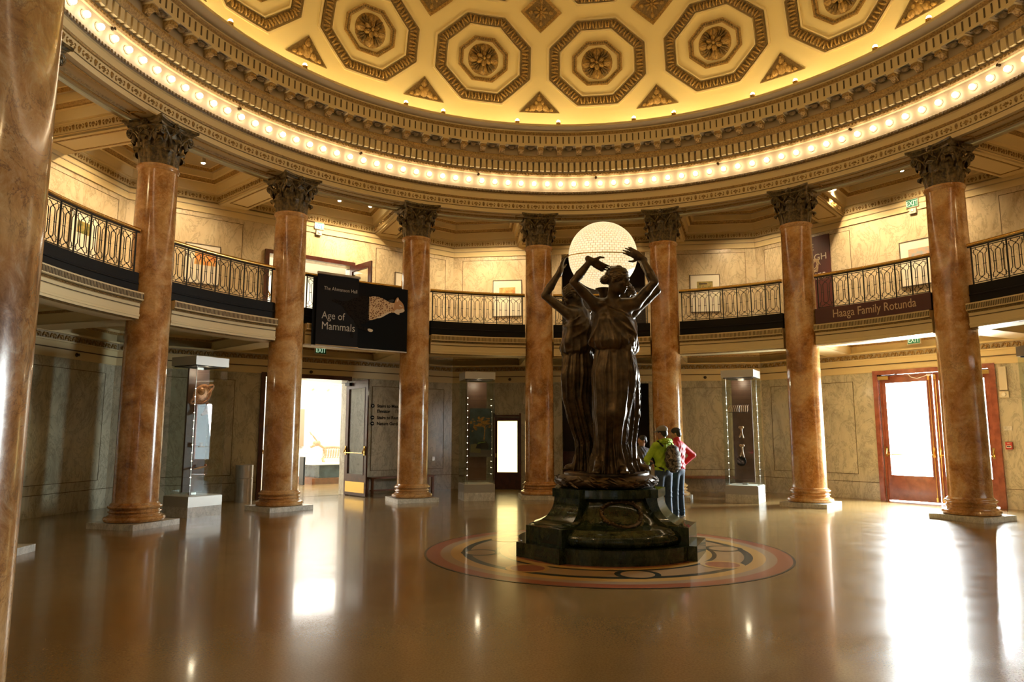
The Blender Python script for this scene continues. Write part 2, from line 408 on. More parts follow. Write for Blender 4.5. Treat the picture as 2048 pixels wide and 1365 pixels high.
WALLS = {0.5: 'left', 2.5: 'back_left', 4.5: 'back', 6.5: 'right', 8.5: 'front_right', 10.5: 'front', 12.5: 'front_left', 14.5: 'far_left'}
HOLE = {2.5: [(-1.15, 1.13, -0.01, 3.12)], 4.5: [(-3.31, -2.46, -0.01, 2.22), (-1.22, 1.36, -0.01, 3.15)], 6.5: [(-1.25, 1.25, -0.01, 3.12)]}
HOLE2 = {2.5: [(-1.2, 1.13, 4.15, 6.38)], 4.5: [(-1.2, 1.35, 4.15, 7.15)]}
WT = 0.35
def groove_rect(mb, T, a, b, c, d, w=0.012):
    for (x0, x1, y0, y1) in ((a, b, d - w, d), (a, b, c, c + w), (a, a + w, c, d), (b - w, b, c, d)):
        mb.box(((x0 + x1) / 2, (y0 + y1) / 2, 0.003), (x1 - x0, y1 - y0, 0.004), 'groove', T)
for k, side in WALLS.items():
    T = wall_T(k); mb = MB()
    for z0, z1, mt, hs in ((0.0, 3.2, 'wall', HOLE.get(k, [])), (4.0, 7.18, 'wall2', HOLE2.get(k, []))):
        for a, b, c, d in pieces(hs, -HALF - 0.1, HALF + 0.1, z0, z1):
            mb.box(((a + b) / 2, (c + d) / 2, -WT / 2), (b - a, d - c, WT), mt, T)
    mb.box((0, 3.6, -WT / 2), (2 * HALF + .2, 0.8, WT), 'cream', T)
    mb.box((0, 7.9, -WT / 2), (2 * HALF + .2, 1.44, WT), 'cream', T)
    o = struct(mb, 'wall_' + side)
    # mouldings, bands and raised marble panels
    tr = MB(); L = HALF
    tr.box((0, 3.29, 0.02), (2 * L - .02, 0.17, 0.04), 'cream', T); tr.box((0, 3.385, 0.035), (2 * L - .04, 0.02, 0.07), 'groove', T)
    tr.box((0, 3.46, 0.03), (2 * L - .03, 0.13, 0.06), 'cream', T)
    tr.box((0, 3.535, 0.05), (2 * L - .06, 0.03, 0.10), 'cream', T)
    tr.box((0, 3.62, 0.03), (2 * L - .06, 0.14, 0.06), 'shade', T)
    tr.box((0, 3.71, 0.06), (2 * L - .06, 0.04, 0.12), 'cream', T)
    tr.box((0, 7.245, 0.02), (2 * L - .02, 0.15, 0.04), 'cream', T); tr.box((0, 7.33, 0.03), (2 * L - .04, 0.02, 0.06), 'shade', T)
    tr.box((0, 7.385, 0.03), (2 * L - .04, 0.09, 0.06), 'cream', T)
    for zz, za in ((0.62, 3.0), (4.7, 7.05)):
        for sx in (-1, 1):
            if k in (4.5,) and zz < 1 and sx < 0: a, b = -4.3, -3.7
            elif k == 6.5 and zz > 1: a, b = 1.73, 4.3
            else: a, b = 1.9, 4.3
            if sx < 0 and a > 0: a, b = -b, -a
            tr.box(((a + b) / 2, (zz + za) / 2, 0.006), (b - a, za - zz, 0.012), 'wall' if zz < 1 else 'wall2', T)
            groove_rect(tr, T @ Matrix.Translation((0, 0, 0.012)), a, b, zz, za)
    hs = [h for h in HOLE.get(k, [])]
    for a, b, c, d in pieces([(p - .12, q + .12, 0, 1) for p, q, _, _ in hs], -L, L, 0, 0.001):
        if b - a > .25 and not any(p - .12 <= a + .01 and b - .01 <= q + .12 for p, q, _, _ in hs):
            tr.box(((a + b) / 2, 0.43, 0.004), (b - a, 0.012, 0.008), 'groove', T)
    struct(tr, 'trim_%d' % (int(k) + 20), o)
    if k <= 8.5:
        fr = MB(); wall_frieze(fr, k, -L + .08, L - .08, 3.62, 0.15, 0.20, 'wave', -0.06)
        struct(fr, 'trim_%d' % (int(k) + 40), o)

# ------------------------------------------------------------------ entablature, balcony, dome
NSEG = 256
def ring(mb, prof, mats, smooth=False, n=NSEG, a0=0.0, a1=2 * pi):
    mb.lathe(prof, None, n, None, smooth, a0, a1, mats)
ent = MB()
RF = 8.20
prof = [(8.80, 7.50), (8.62, 7.50), (8.60, 7.53), (8.42, 7.53), (8.40, 7.50), (RF, 7.50), (RF, 7.60), (RF - .012, 7.605), (RF - .012, 7.615), (RF, 7.62), (RF, 7.80), (RF - .02, 7.81), (RF - .03, 7.84), (RF - .02, 7.86),
        (RF - .01, 7.87), (RF - .01, 8.00), (RF - .04, 8.02), (RF - .06, 8.06), (RF - .05, 8.11), (RF - .01, 8.13),
        (RF, 8.14), (RF, 8.52), (RF - .03, 8.54), (RF - .07, 8.57), (RF - .07, 8.62), (RF - .03, 8.64), (RF - .03, 8.90), (RF - .16, 8.90), (RF - .18, 8.93), (RF - .22, 8.98), (RF - .23, 9.03), (RF - .2, 9.05), (RF - .2, 9.25), (RF - .42, 9.25), (RF - .42, 9.29), (RF - .415, 9.295),
        (RF - .415, 9.52), (RF - .43, 9.53), (RF - .46, 9.56), (RF - .48, 9.60), (RF - .48, 9.63), (7.45, 9.65), (7.45, 9.71), (7.55, 9.72), (8.3, 9.72)]
mm = ['cream'] * (len(prof) - 1)
for i, (p, q) in enumerate(zip(prof, prof[1:])):
    z = (p[1] + q[1]) / 2
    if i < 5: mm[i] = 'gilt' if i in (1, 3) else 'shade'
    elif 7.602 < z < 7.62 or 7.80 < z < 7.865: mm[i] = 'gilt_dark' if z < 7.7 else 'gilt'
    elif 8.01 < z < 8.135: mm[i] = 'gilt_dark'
    elif 8.135 < z < 8.53: mm[i] = 'band'
    elif 8.53 < z < 8.645: mm[i] = 'gilt'
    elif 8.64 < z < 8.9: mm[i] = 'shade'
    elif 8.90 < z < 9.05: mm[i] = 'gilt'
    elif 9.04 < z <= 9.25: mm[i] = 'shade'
    elif 9.525 < z < 9.61: mm[i] = 'gilt'
    elif abs(q[0] - 7.45) < 1e-6 and abs(p[0] - (RF - .48)) < 1e-6: mm[i] = 'shade'
for i, (p, q) in enumerate(zip(prof, prof[1:])):
    if p[1] == 8.90 and q[1] == 8.90: mm[i] = 'shade'
ring(ent, prof, mm)
ring(ent, [(8.80, 7.50), (8.80, 8.45)], ['cream'])
ent_o = struct(ent, 'trim_1')
# recessed soffit panels between columns are drawn by raised borders
sf = MB()
for i in range(16):
    a0 = cphi(i) - radians(3.6); a1 = cphi(i + 1) + radians(3.6)
    for (r0, r1) in ((8.31, 8.35), (8.65, 8.69)):
        ring(sf, [(r0, 7.499), (r0, 7.488), (r1, 7.488), (r1, 7.499)], ['gilt'] * 3, n=14, a0=a1, a1=a0)
    for aa in (a0, a1):
        sf.tube([pol(8.33, aa, 7.494), pol(8.42, aa + (0.012 if aa == a0 else -0.012) * -1, 7.494), pol(8.58, aa + (0.012 if aa == a0 else -0.012) * -1, 7.494), pol(8.67, aa, 7.494)], 0.014, 'gilt', 4)
struct(sf, 'trim_2', ent_o)
# frieze relief
fr = MB()
for i in range(128): petals(fr, ring_T(RF, cphi(0) + 2 * pi * (i + .5) / 128, 7.71), 'anthemion', 2 * pi * RF / 128, 0.155, 'gilt')
struct(fr, 'trim_3', ent_o)
# dentils, fluted band, egg mouldings (surface pattern of the cornice)
dn = MB()
for i in range(320):
    a = 2 * pi * i / 320
    dn.box((0, 0.13, 0.055), (0.105, 0.235, 0.11), 'cream', ring_T(RF - .03, a, 8.655))
for i in range(320):
    a = 2 * pi * (i + .5) / 320
    dn.box((0, 0, 0.004), (0.030, 0.19, 0.012), 'groove', ring_T(RF - .416, a, 9.41))
for i in range(640):
    a = 2 * pi * i / 640
    dn.dome(ring_T(RF - .072, a, 8.595), 0.030, 0.034, 0.018, M['gilt'], 6)
    dn.dome(ring_T(RF - .062, a, 8.075) , 0.028, 0.04, 0.014, M['gilt_dark'], 6)
struct(dn, 'trim_4', ent_o)
# ceiling brackets under the cornice, one mesh copied 96 times
bk = MB()
bk.box((0, 0, 0.115), (0.17, 0.035, 0.24), 'cream')
bk.prism([(-.205, -.02), (-.205, -.075), (-.17, -.10), (-.12, -.095), (-.08, -.12), (-.03, -.165), (0.0, -.17), (0.0, -.02)], -0.07, 0.07, 'gilt', Matrix(((0, 0, 1, 0), (0, 1, 0, 0), (-1, 0, 0, 0), (0, 0, 0, 1))), True)
for x in (-.05, .05): bk.tube([(x + .03 * cos(t) * (1 - t / 16), -.085 + .03 * sin(t) * (1 - t / 16), 0.20) for t in [j * .7 for j in range(12)]], 0.012, 'gilt', 5)
bk.dome(Matrix.Translation((0, -.10, 0.10)) @ Matrix.Rotation(radians(75), 4, 'X'), .06, .085, .04, M['gilt'], 8)
for x in (-.045, 0, .045): bk.dome(Matrix.Translation((x, -.13, 0.05)) @ Matrix.Rotation(radians(60), 4, 'X'), .022, .06, .03, M['gilt'], 6)
bk.dome(Matrix.Translation((0.26, -.012, 0.11)) @ Matrix.Rotation(radians(90), 4, 'X'), .085, .075, .05, M['gilt_dark'], 8)
bk.box((0.26, -.004, 0.11), (0.19, 0.012, 0.17), 'groove')
b0 = struct(bk, 'bracket', ent_o)
b0.matrix_local = ring_T(RF - .2, cphi(0), 9.23)
for i in range(1, 96):
    c = b0.copy(); COL.objects.link(c); c.matrix_local = ring_T(RF - .2, cphi(0) + 2 * pi * i / 96, 9.23)

# light bulbs around the frieze
lb = MB()
lb.lathe([(0.0, 0.0), (0.075, 0.0), (0.07, 0.015), (0.058, 0.02), (0.05, 0.03)], 'porcelain', 16)
lb.sphere((0, 0, 0.066), 0.055, 'bulb', 6)
L0 = lb.build('light_bulb', label='round frosted bulb in the ring of lights on the frieze below the dome', cat='light bulb', group='bulbs in the ring below the dome')
AB0 = cphi(4) + radians(1.0)
for i in range(144):
    c = L0 if i == 0 else L0.copy()
    if i: COL.objects.link(c)
    c.matrix_world = ring_T(RF, AB0 + 2 * pi * i / 144, 8.33)
# sprinkler heads in the light band
sp = MB(); sp.lathe([(0, 0), (.03, 0), (.03, .02), (.018, .03), (.018, .06), (.03, .065), (0, .07)], 'bronze', 10)
spr = sp.build('sprinkler_head', label='small dark sprinkler head above the ring of bulbs under the cornice', cat='sprinkler', group='sprinkler heads above the bulb ring')
for j in range(8):
    c = spr if j == 0 else spr.copy()
    if j: COL.objects.link(c)
    c.matrix_world = ring_T(RF, radians(172.5 - 22.34 * j), 8.50)
# bright lamps on the dome lip
ul = MB(); ul.lathe([(0.0, 0), (.06, 0), (.06, .05), (.045, .06)], 'brass', 12); ul.sphere((0, 0, .07), .048, 'lens', 6)
u0 = ul.build('dome_uplight', label='tiny bright uplight standing on the lip at the foot of the dome', cat='uplight', group='uplights on the dome lip')
for j, ph in enumerate((98.8, 90.5, 75.5, 67.7, 52.8, 113.9, 45.0, 121.5, 31, 142, 22, 157)):
    c = u0 if j == 0 else u0.copy()
    if j: COL.objects.link(c)
    c.location = pol(7.50, radians(ph), 9.725)
cv = MB(); ring(cv, [(7.84, 9.735), (7.80, 9.77), (7.76, 9.735)], ['cove', 'cove'], n=96)
cv.build('cove_light', label='warm cove light tube lying behind the lip at the foot of the dome', cat='cove light')

# dome shell
RD = 8.15; ZD = 9.70
dm = MB(); dm.lathe([(RD * cos(radians(e)), ZD + RD * sin(radians(e))) for e in [90 * i / 36 for i in range(37)]], 'dome', 128)
dome_o = struct(dm, 'ceiling')
def dT(az, el, r=RD):
    """frame on the dome inner face, x = azimuth (right seen from inside), y = up the meridian, z = inward"""
    a = radians(PHI0 - 0) - radians(az) + radians(0)
    a = radians(180) - radians(az); e = radians(el)
    n = Vector((cos(a) * cos(e), sin(a) * cos(e), sin(e)))
    x = Vector((sin(a), -cos(a), 0)); y = Vector((-cos(a) * sin(e), -sin(a) * sin(e), cos(e)))
    return frame_mat(n * r + Vector((0, 0, ZD)), x, y, -n)
def dp(da, de, az0, el0, lift): 
    T = dT(az0 + da, el0 + de, RD - lift); return T.translation
def oct_pts(hw, hh, s=1.0, c=0.414): return [(-hw * c * s, hh * s), (hw * c * s, hh * s), (hw * s, hh * .37 * s), (hw * s, -hh * .37 * s), (hw * c * s, -hh * s), (-hw * c * s, -hh * s), (-hw * s, -hh * .37 * s), (-hw * s, hh * .37 * s)]
def dome_band(mb, hw, hh, s0, s1, el0, m, lift, lift2, sub=4, n=8, pts=None):
    P0 = pts(s0) if pts else oct_pts(hw, hh, s0); P1 = pts(s1) if pts else oct_pts(hw, hh, s1); vs = []; fs = []
    N = len(P0)
    for k in range(N):
        for j in range(sub):
            f = j / sub
            for P, lf in ((P0, 0.0), (P0, lift), (P1, lift2), (P1, 0.0)):
                x = P[k][0] * (1 - f) + P[(k + 1) % N][0] * f; y = P[k][1] * (1 - f) + P[(k + 1) % N][1] * f
                vs.append(dp(x / 1.0, y, 0, el0, lf))
    T = N * sub
    for q in range(T):
        r = (q + 1) % T
        for h in range(3): fs.append((q * 4 + h, r * 4 + h, r * 4 + h + 1, q * 4 + h + 1))
    mb.add(vs, fs, m)
def coffer(el, hw, hh, name='octagonal_coffer'):
    mb = MB()
    dome_band(mb, hw, hh, 1.06, 1.02, el, 'cream', .03, .03)
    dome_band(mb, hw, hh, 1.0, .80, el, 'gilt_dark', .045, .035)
    dome_band(mb, hw, hh, .78, .75, el, 'cream', .04, .04)
    dome_band(mb, hw, hh, .525, .43, el, 'gilt', .05, .03)
    P = oct_pts(hw, hh, .90); rnd = random.Random(3)
    for k in range(8):
        a, b = P[k], P[(k + 1) % 8]; sc = (b[0] - a[0]) * radians(1) * RD * cos(radians(el)), (b[1] - a[1]) * radians(1) * RD
        ln = hypot(*sc); nn = max(4, int(ln / .085)); ang = atan2(sc[1], sc[0])
        for j in range(nn):
            f = (j + .5) / nn
            T = dT(a[0] * (1 - f) + b[0] * f, el + a[1] * (1 - f) + b[1] * f, RD - .04) @ Matrix.Rotation(ang, 4, 'Z')
            mb.dome(T @ Matrix.Rotation(.18 * (-1) ** j, 4, 'Z'), ln / nn * .40, .105, .05, M['gilt'], 6)
            mb.dome(T @ Matrix.Translation((ln / nn * .5, .05, 0)), ln / nn * .22, .045, .035, M['gilt_dark'], 5)
    P = oct_pts(hw, hh, .478)
    for k in range(8):
        a, b = P[k], P[(k + 1) % 8]; nn = 8
        for j in range(nn):
            f = (j + .5) / nn; T = dT(a[0] * (1 - f) + b[0] * f, el + a[1] * (1 - f) + b[1] * f, RD - .04)
            mb.dome(T, .028, .035, .02, M['gilt_dark'], 5)
    # shallow dark dish behind the flower
    T = dT(0, el, RD - .006)
    mb.lathe([(.46 * hh / 7.75, 0.0), (.40 * hh / 7.75, .012), (.0, .014)], 'gilt', 24, T)
    o = struct(mb, name, dome_o)
    rb = MB(); s = hh / 7.75; T = dT(0, el, RD - .03)
    for k in range(4):
        R = T @ Matrix.Rotation(k * pi / 2, 4, 'Z')
        rb.dome(R @ Matrix.Translation((0, .27 * s, .01)), .115 * s, .145 * s, .10, M['gilt'], 10)
        rb.dome(R @ Matrix.Translation((0, .27 * s, .07)), .02 * s, .12 * s, .05, M['gilt_dark'], 6)
        R = T @ Matrix.Rotation(k * pi / 2 + pi / 4, 4, 'Z')
        for dx, ry, rot in ((0, .16, 0), (.06, .13, -.35), (-.06, .13, .35)):
            rb.dome(R @ Matrix.Translation((dx * s, .27 * s, .0)) @ Matrix.Rotation(rot, 4, 'Z'), .035 * s, ry * s, .06, M['gilt_dark'], 7)
    for k in range(6):
        R = T @ Matrix.Rotation(k * pi / 3, 4, 'Z')
        rb.dome(R @ Matrix.Translation((0, .12 * s, .07)), .065 * s, .10 * s, .08, M['gilt'], 8)
        rb.dome(R @ Matrix.Translation((0, .12 * s, .13)), .012 * s, .08 * s, .03, M['gilt_dark'], 5)
    rb.dome(T @ Matrix.Translation((0, 0, .12)), .045 * s, .045 * s, .07, M['gilt'], 8)
    struct(rb, 'rosette', o)
    return o
def tri_panel(el):
    mb = MB(); pts = lambda s: [(0, 2.4 * s), (3.9 * s, -1.75 * s), (0, -1.75 * s), (-3.9 * s, -1.75 * s)]
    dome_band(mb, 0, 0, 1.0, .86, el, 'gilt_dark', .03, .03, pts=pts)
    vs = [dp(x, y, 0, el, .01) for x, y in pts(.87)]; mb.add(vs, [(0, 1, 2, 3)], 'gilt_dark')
    for x, y, r in ((0, 0.9, .10), (0, -.4, .16), (-1.2, -.8, .12), (1.2, -.8, .12), (-2.3, -1.2, .07), (2.3, -1.2, .07), (0, 1.6, .05), (-.6, .1, .08), (.6, .1, .08), (-1.7, -1.3, .06), (1.7, -1.3, .06)):
        mb.dome(dT(x, el + y, RD - .015) @ Matrix.Rotation(x * .5, 4, 'Z'), r * .75, r, .06, M['gilt'], 8)
    return struct(mb, 'triangular_panel', dome_o)
def dia_panel(el):
    mb = MB(); pts = lambda s: [(0, 3.6 * s), (4.2 * s, 0), (0, -3.6 * s), (-4.2 * s, 0)]
    dome_band(mb, 0, 0, 1.0, .80, el, 'gilt', .04, .02, pts=pts)
    mb.add([dp(x, y, 0, el, .008) for x, y in pts(.81)], [(0, 1, 2, 3)], 'gilt_dark')
    T = dT(0, el, RD - .01)
    for k in range(8): mb.dome(T @ Matrix.Rotation(k * pi / 4, 4, 'Z') @ Matrix.Translation((0, .11, 0)), .04, .10, .05, M['gilt'], 7)
    mb.dome(T @ Matrix.Translation((0, 0, .03)), .05, .05, .06, M['gilt'], 8)
    for k in range(4):
        mb.dome(T @ Matrix.Rotation(k * pi / 2, 4, 'Z') @ Matrix.Translation((0, .27, 0)), .06, .08, .05, M['gilt'], 7)
    return struct(mb, 'diamond_panel', dome_o)
def spin(o, az, azs):
    for j, a in enumerate(azs):
        c = o if j == 0 else copy_tree(o, dome_o)
        c.rotation_euler = (0, 0, -radians(a))
AZ = 97.4
spin(coffer(13.7, 9.25, 7.75), 0, [AZ + 22.5 * j for j in range(16)])
spin(coffer(31.8, 8.9, 7.2), 0, [AZ + 22.5 * j for j in range(16)])
spin(tri_panel(6.2), 0, [AZ + 11.25 + 22.5 * j for j in range(16)])
spin(dia_panel(23.0), 0, [AZ + 11.25 + 22.5 * j for j in range(16)])

# ------------------------------------------------------------------ balcony slab
def inset(poly, d):
    n = len(poly); out = []
    for i in range(n):
        p0, p1, p2 = Vector(poly[i - 1]), Vector(poly[i]), Vector(poly[(i + 1) % n])
        e1 = (p1 - p0).normalized(); e2 = (p2 - p1).normalized()
        n1 = Vector((-e1.y, e1.x)); n2 = Vector((-e2.y, e2.x)); b = n1 + n2
        L = b.length
        if L < 1e-6: out.append(tuple(p1 + n1 * d)); continue
        b /= L; out.append(tuple(p1 + b * (d / max(0.3, b.dot(n1)))))
    return out
def bay_poly(i, r_in, hw, w_in):
    """counter-clockwise plan of the bay between columns i and i+1"""
    A, B = cphi(i), cphi(i + 1)   # A > B
    def offline(a, side, r):      # point at distance r along the radial of a, shifted sideways
        n = Vector((cos(a), sin(a))); t = Vector((n.y, -n.x)); return n * r + t * side * hw
    pts = []
    a_in = A - math.asin(hw / r_in); b_in = B + math.asin(hw / r_in)
    for j in range(9):
        a = b_in + (a_in - b_in) * j / 8; pts.append((r_in * cos(a), r_in * sin(a)))
    pts = pts[::-1]              # from A side to B side along the arc (clockwise)
    out = []
    kw = [q for q in WALLS if abs(((q - (i + .5)) + 8) % 16 - 8) < 1.3]
    def hit(a, side, k):
        n = Vector((cos(a), sin(a))); t = Vector((n.y, -n.x)); o = t * side * hw
        wn = Vector((cos(cphi(k)), sin(cphi(k)))); s = (w_in - o.dot(wn)) / n.dot(wn); return o + n * s
    kA = min(WALLS, key=lambda q: abs(((q - i - .01 + 8) % 16) - 8)); kB = min(WALLS, key=lambda q: abs(((q - i - 1 + .01 + 8) % 16) - 8))
    pB = hit(B, -1, kB); pA = hit(A, 1, kA)
    poly = pts + [tuple(pB)]
    if kA != kB:
        m = (cphi(i) + cphi(i + 1)) / 2; poly.append((w_in / cos(radians(22.5)) * cos(m), w_in / cos(radians(22.5)) * sin(m)))
    poly.append(tuple(pA))
    area = sum(poly[j - 1][0] * poly[j][1] - poly[j][0] * poly[j - 1][1] for j in range(len(poly)))
    return poly if area > 0 else poly[::-1]
def coffer_bay(mb, i, steps, cap, r_in, hw, w_in):
    """steps: list of (inset, z, material of the face leading to this point)"""
    base = bay_poly(i, r_in, hw, w_in); prev = [(x, y, steps[0][1]) for x, y in (inset(base, steps[0][0]) if steps[0][0] else base)]
    for ins, z, m in steps[1:]:
        cur = [(x, y, z) for x, y in (inset(base, ins) if ins else base)]
        n = len(cur); mb.add(prev + cur, [(k, (k + 1) % n, n + (k + 1) % n, n + k) for k in range(n)], m); prev = cur
    mb.add(prev, [tuple(range(len(prev)))], cap)
up = MB(); up_steps = [(0, 7.42, None), (0, 7.47, 'cream'), (.03, 7.47, 'cream'), (.03, 7.48, 'groove'), (.05, 7.67, 'gilt_hint'), (.05, 7.69, 'cream'), (.12, 7.69, 'cream'), (.13, 7.90, 'cream'), (.20, 7.90, 'cream'), (.20, 7.93, 'gilt'), (.24, 7.99, 'gilt'), (.30, 7.99, 'cream'), (.31, 8.13, 'cream'), (.37, 8.13, 'shade'), (.41, 8.20, 'gilt'), (.44, 8.20, 'cream')]
M['gilt_hint'] = mat('frieze_ground', (0.56, 0.44, 0.22), 0.55)
for i in range(-2, 9): coffer_bay(up, i, up_steps, 'shade', 8.80, 0.33, W - 0.0)
for i in range(9, 14): coffer_bay(up, i, [(0, 7.42, None), (0, 8.2, 'cream')], 'shade', 8.80, 0.33, W)
uo = struct(up, 'trim_5')
# underside of the radial beams with an edged panel
bmq = MB()
for i in range(-2, 14):
    a = cphi(i); n = Vector((cos(a), sin(a), 0)); tv = Vector((n.y, -n.x, 0)); T = frame_mat((0, 0, 7.42), n, tv, Vector((0, 0, 1)))
    wl = W / cos(radians(11.25)) + .14
    bmq.box(((8.62 + wl) / 2, 0, .02), (wl - 8.62, .66, .04), 'cream', T)
    for y in (-.23, .23): bmq.box(((8.95 + 10.95) / 2, y, -.006), (2.0, .03, .014), 'gilt', T)
    for x in (8.97, 10.93): bmq.box((x, 0, -.006), (.03, .46, .014), 'gilt', T)
struct(bmq, 'trim_6', uo)
fr = MB()
for i in range(-1, 9):
    base = inset(bay_poly(i, 8.80, .33, W), .04); n = len(base)
    for k in range(n):
        p, q = Vector(base[k]), Vector(base[(k + 1) % n]); d = q - p
        if d.length < .5: continue
        e = d.normalized(); nrm = Vector((-e.y, e.x, 0)); nn = max(1, round(d.length / .34)); u = d.length / nn
        for j in range(nn):
            c = p + e * u * (j + .5)
            petals(fr, frame_mat((c.x, c.y, 7.575), Vector((e.x, e.y, 0)), Vector((0, 0, 1)), nrm), 'anthemion', u, .155, 'gilt')
struct(fr, 'trim_7', uo)

bal = MB()
# mezzanine floor slab (behind the columns) and lower ceiling
ring(bal, [(8.40, 4.06), (8.40, 4.15), (12.1, 4.15)], ['cream', 'shade'], n=64)
bal_o = struct(bal, 'trim_8')
low = MB(); lsteps = [(0, 3.70, None), (0, 3.90, 'cream'), (.04, 3.90, 'cream'), (.05, 3.95, 'gilt'), (.08, 3.95, 'cream'), (.09, 4.0, 'cream')]
for i in range(-2, 9): coffer_bay(low, i, lsteps, 'cream', 8.72, 0.3, W)
for i in range(9, 14): coffer_bay(low, i, [(0, 3.70, None), (0, 3.95, 'cream')], 'cream', 8.72, 0.3, W)
for i in range(-2, 14):
    a = cphi(i); n = Vector((cos(a), sin(a), 0)); tv = Vector((n.y, -n.x, 0)); T = frame_mat((0, 0, 3.70), n, tv, Vector((0, 0, 1)))
    wl = W / cos(radians(11.25)) + .1
    low.box(((8.72 + wl) / 2, 0, .02), (wl - 8.72, .6, .04), 'cream', T)
struct(low, 'trim_9', bal_o)
# one fascia per bay, broken by the columns
for i in range(-2, 9):
    a0 = cphi(i) - radians(2.55); a1 = cphi(i + 1) + radians(2.55)
    f = MB(); q = 8.24
    pr = [(8.55, 4.15), (q, 4.15), (q - .02, 4.14), (q - .02, 4.005), (q + .015, 4.0), (q + .03, 3.985), (q + .03, 3.955), (q + .055, 3.95), (q + .055, 3.90), (q + .045, 3.895), (q + .045, 3.88), (q + .06, 3.875), (q + .06, 3.765), (q + .045, 3.755), (q + .045, 3.72), (q + .06, 3.715), (q + .06, 3.675), (q + .10, 3.67), (q + .14, 3.655), (8.72, 3.655), (8.72, 3.70)]
    ms = ['cream'] * (len(pr) - 1); ms[4] = ms[5] = 'gilt_dark'; ms[8] = ms[9] = 'groove'; ms[13] = 'cream'; ms[16] = 'gilt_dark'; ms[17] = 'gilt'
    ring(f, pr, ms, n=24, a0=a1, a1=a0)
    for aa in (a0, a1):
        f.add([pol(r, aa, z) for r, z in [(8.72, 4.15), (q - .02, 4.14), (q - .02, 4.0), (q + .06, 3.96), (q + .06, 3.67), (8.72, 3.655)]], [(0, 1, 2, 3, 4, 5)], 'cream')
    nn = 76
    for j in range(nn): f.box((0, 0, .002), (.016, .095, .008), 'groove', ring_T(q - .021, a1 + (a0 - a1) * (j + .5) / nn, 4.07))
    for j in range(nn * 1): f.dome(ring_T(q + .028, a1 + (a0 - a1) * (j + .5) / nn, 3.972), .013, .016, .02, M['gilt'], 5)
    struct(f, 'fascia', bal_o)

# ------------------------------------------------------------------ railings
def panel_mesh():
    mb = MB(); w = .335; h = .70; r = .0075
    def T(p): mb.tube([(x, 0, z) for x, z in p], r, 'iron', 4, smooth=False)
    mb.box((0, 0, .006), (w, .02, .014), 'iron'); mb.box((0, 0, h - .006), (w, .02, .014), 'iron')
    # long oval
    rr = .052; zt, zb = h - .165, .155
    ov = [(rr * cos(t), zt + rr * sin(t)) for t in [pi * j / 8 for j in range(9)]] + [(rr * cos(t), zb + rr * sin(t)) for t in [pi + pi * j / 8 for j in range(9)]]
    mb.tube([(x, 0, z) for x, z in ov], r, 'iron', 4, closed=True, smooth=False)
    for s in (-1, 1):
        T([(s * .085, h - .01), (s * .085, h - .045), (s * .125, h - .045), (s * .125, h - .125), (s * .095, h - .155), (s * .092, h - .2), (s * .092, .2), (s * .095, .155), (s * .125, .125), (s * .125, .045), (s * .085, .045), (s * .085, .01)])
        T([(s * .125, h - .09), (s * .165, h - .09)]); T([(s * .125, .09), (s * .165, .09)])
        T([(s * .04, h / 2), (s * .105, h / 2)])
        for zz, g in ((h, -1), (0, 1)):
            T([(s * .085, zz + g * .045), (s * .055, zz + g * .05), (s * .035, zz + g * .078), (0, zz + g * .09)])
    for zz in (h - .10, .10): mb.box((0, 0, zz), (.018, .018, .03), 'iron')
    return mb
bays = [(-1, 'behind the huge near column'), (0, 'left of the first column'), (1, 'between first and second full columns'), (2, 'hung with the black banner'), (3, 'immediately right of the black banner'), (4, 'behind the glowing globe'), (5, 'just right of the statue'), (6, 'above the maroon name sign'), (7, 'at the right edge of the picture'), (8, 'past the right edge of the picture')]
RR = 8.42; rail0 = None; pan0 = None; post0 = None
for i, desc in bays:
    am = (cphi(i) + cphi(i + 1)) / 2
    root = empty('balcony_railing', pol(RR, am, FLOOR2), am - pi / 2, label='black iron balcony railing with brass handrail, ' + desc, cat='railing', group='balcony railings round the rotunda')
    a0 = cphi(i) - radians(2.6); a1 = cphi(i + 1) + radians(2.6)
    inv = root.matrix_basis.inverted()
    kp = MB(); ring(kp, [(RR - .06, 4.155), (RR - .06, 4.30), (RR - .075, 4.31), (RR - .075, 4.33), (RR - .06, 4.34), (RR - .06, 4.52), (RR + .06, 4.52), (RR + .06, 4.155), (RR - .06, 4.155)], ['black'] * 8, n=16, a0=a1, a1=a0)
    k_o = kp.build('kick_plate', root); k_o.matrix_parent_inverse = inv
    hr = MB(); hr.tube([pol(RR, a1 + (a0 - a1) * j / 16, 5.325) for j in range(17)], .036, 'brass', 10)
    ring(hr, [(RR - .02, 5.27), (RR - .02, 5.30), (RR + .02, 5.30), (RR + .02, 5.27), (RR - .02, 5.27)], ['iron'] * 4, n=16, a0=a1, a1=a0)
    h_o = hr.build('handrail', root); h_o.matrix_parent_inverse = inv
    pitch = .345 / RR
    for j in range(7):
        a = am + (j - 3) * pitch
        if pan0 is None: c = pan0 = panel_mesh().build('grille_panel')
        else: c = pan0.copy(); COL.objects.link(c)
        c.parent = root; c.matrix_parent_inverse = inv; c.matrix_basis = Matrix.Translation(pol(RR, a, 4.55)) @ Matrix.Rotation(a - pi / 2, 4, 'Z')
    for j in range(8):
        a = am + (j - 3.5) * pitch
        if post0 is None:
            q = MB(); q.box((0, 0, .375), (.022, .022, .75), 'iron'); c = post0 = q.build('post')
        else: c = post0.copy(); COL.objects.link(c)
        c.parent = root; c.matrix_parent_inverse = inv; c.matrix_basis = Matrix.Translation(pol(RR, a, 4.52)) @ Matrix.Rotation(a - pi / 2, 4, 'Z')

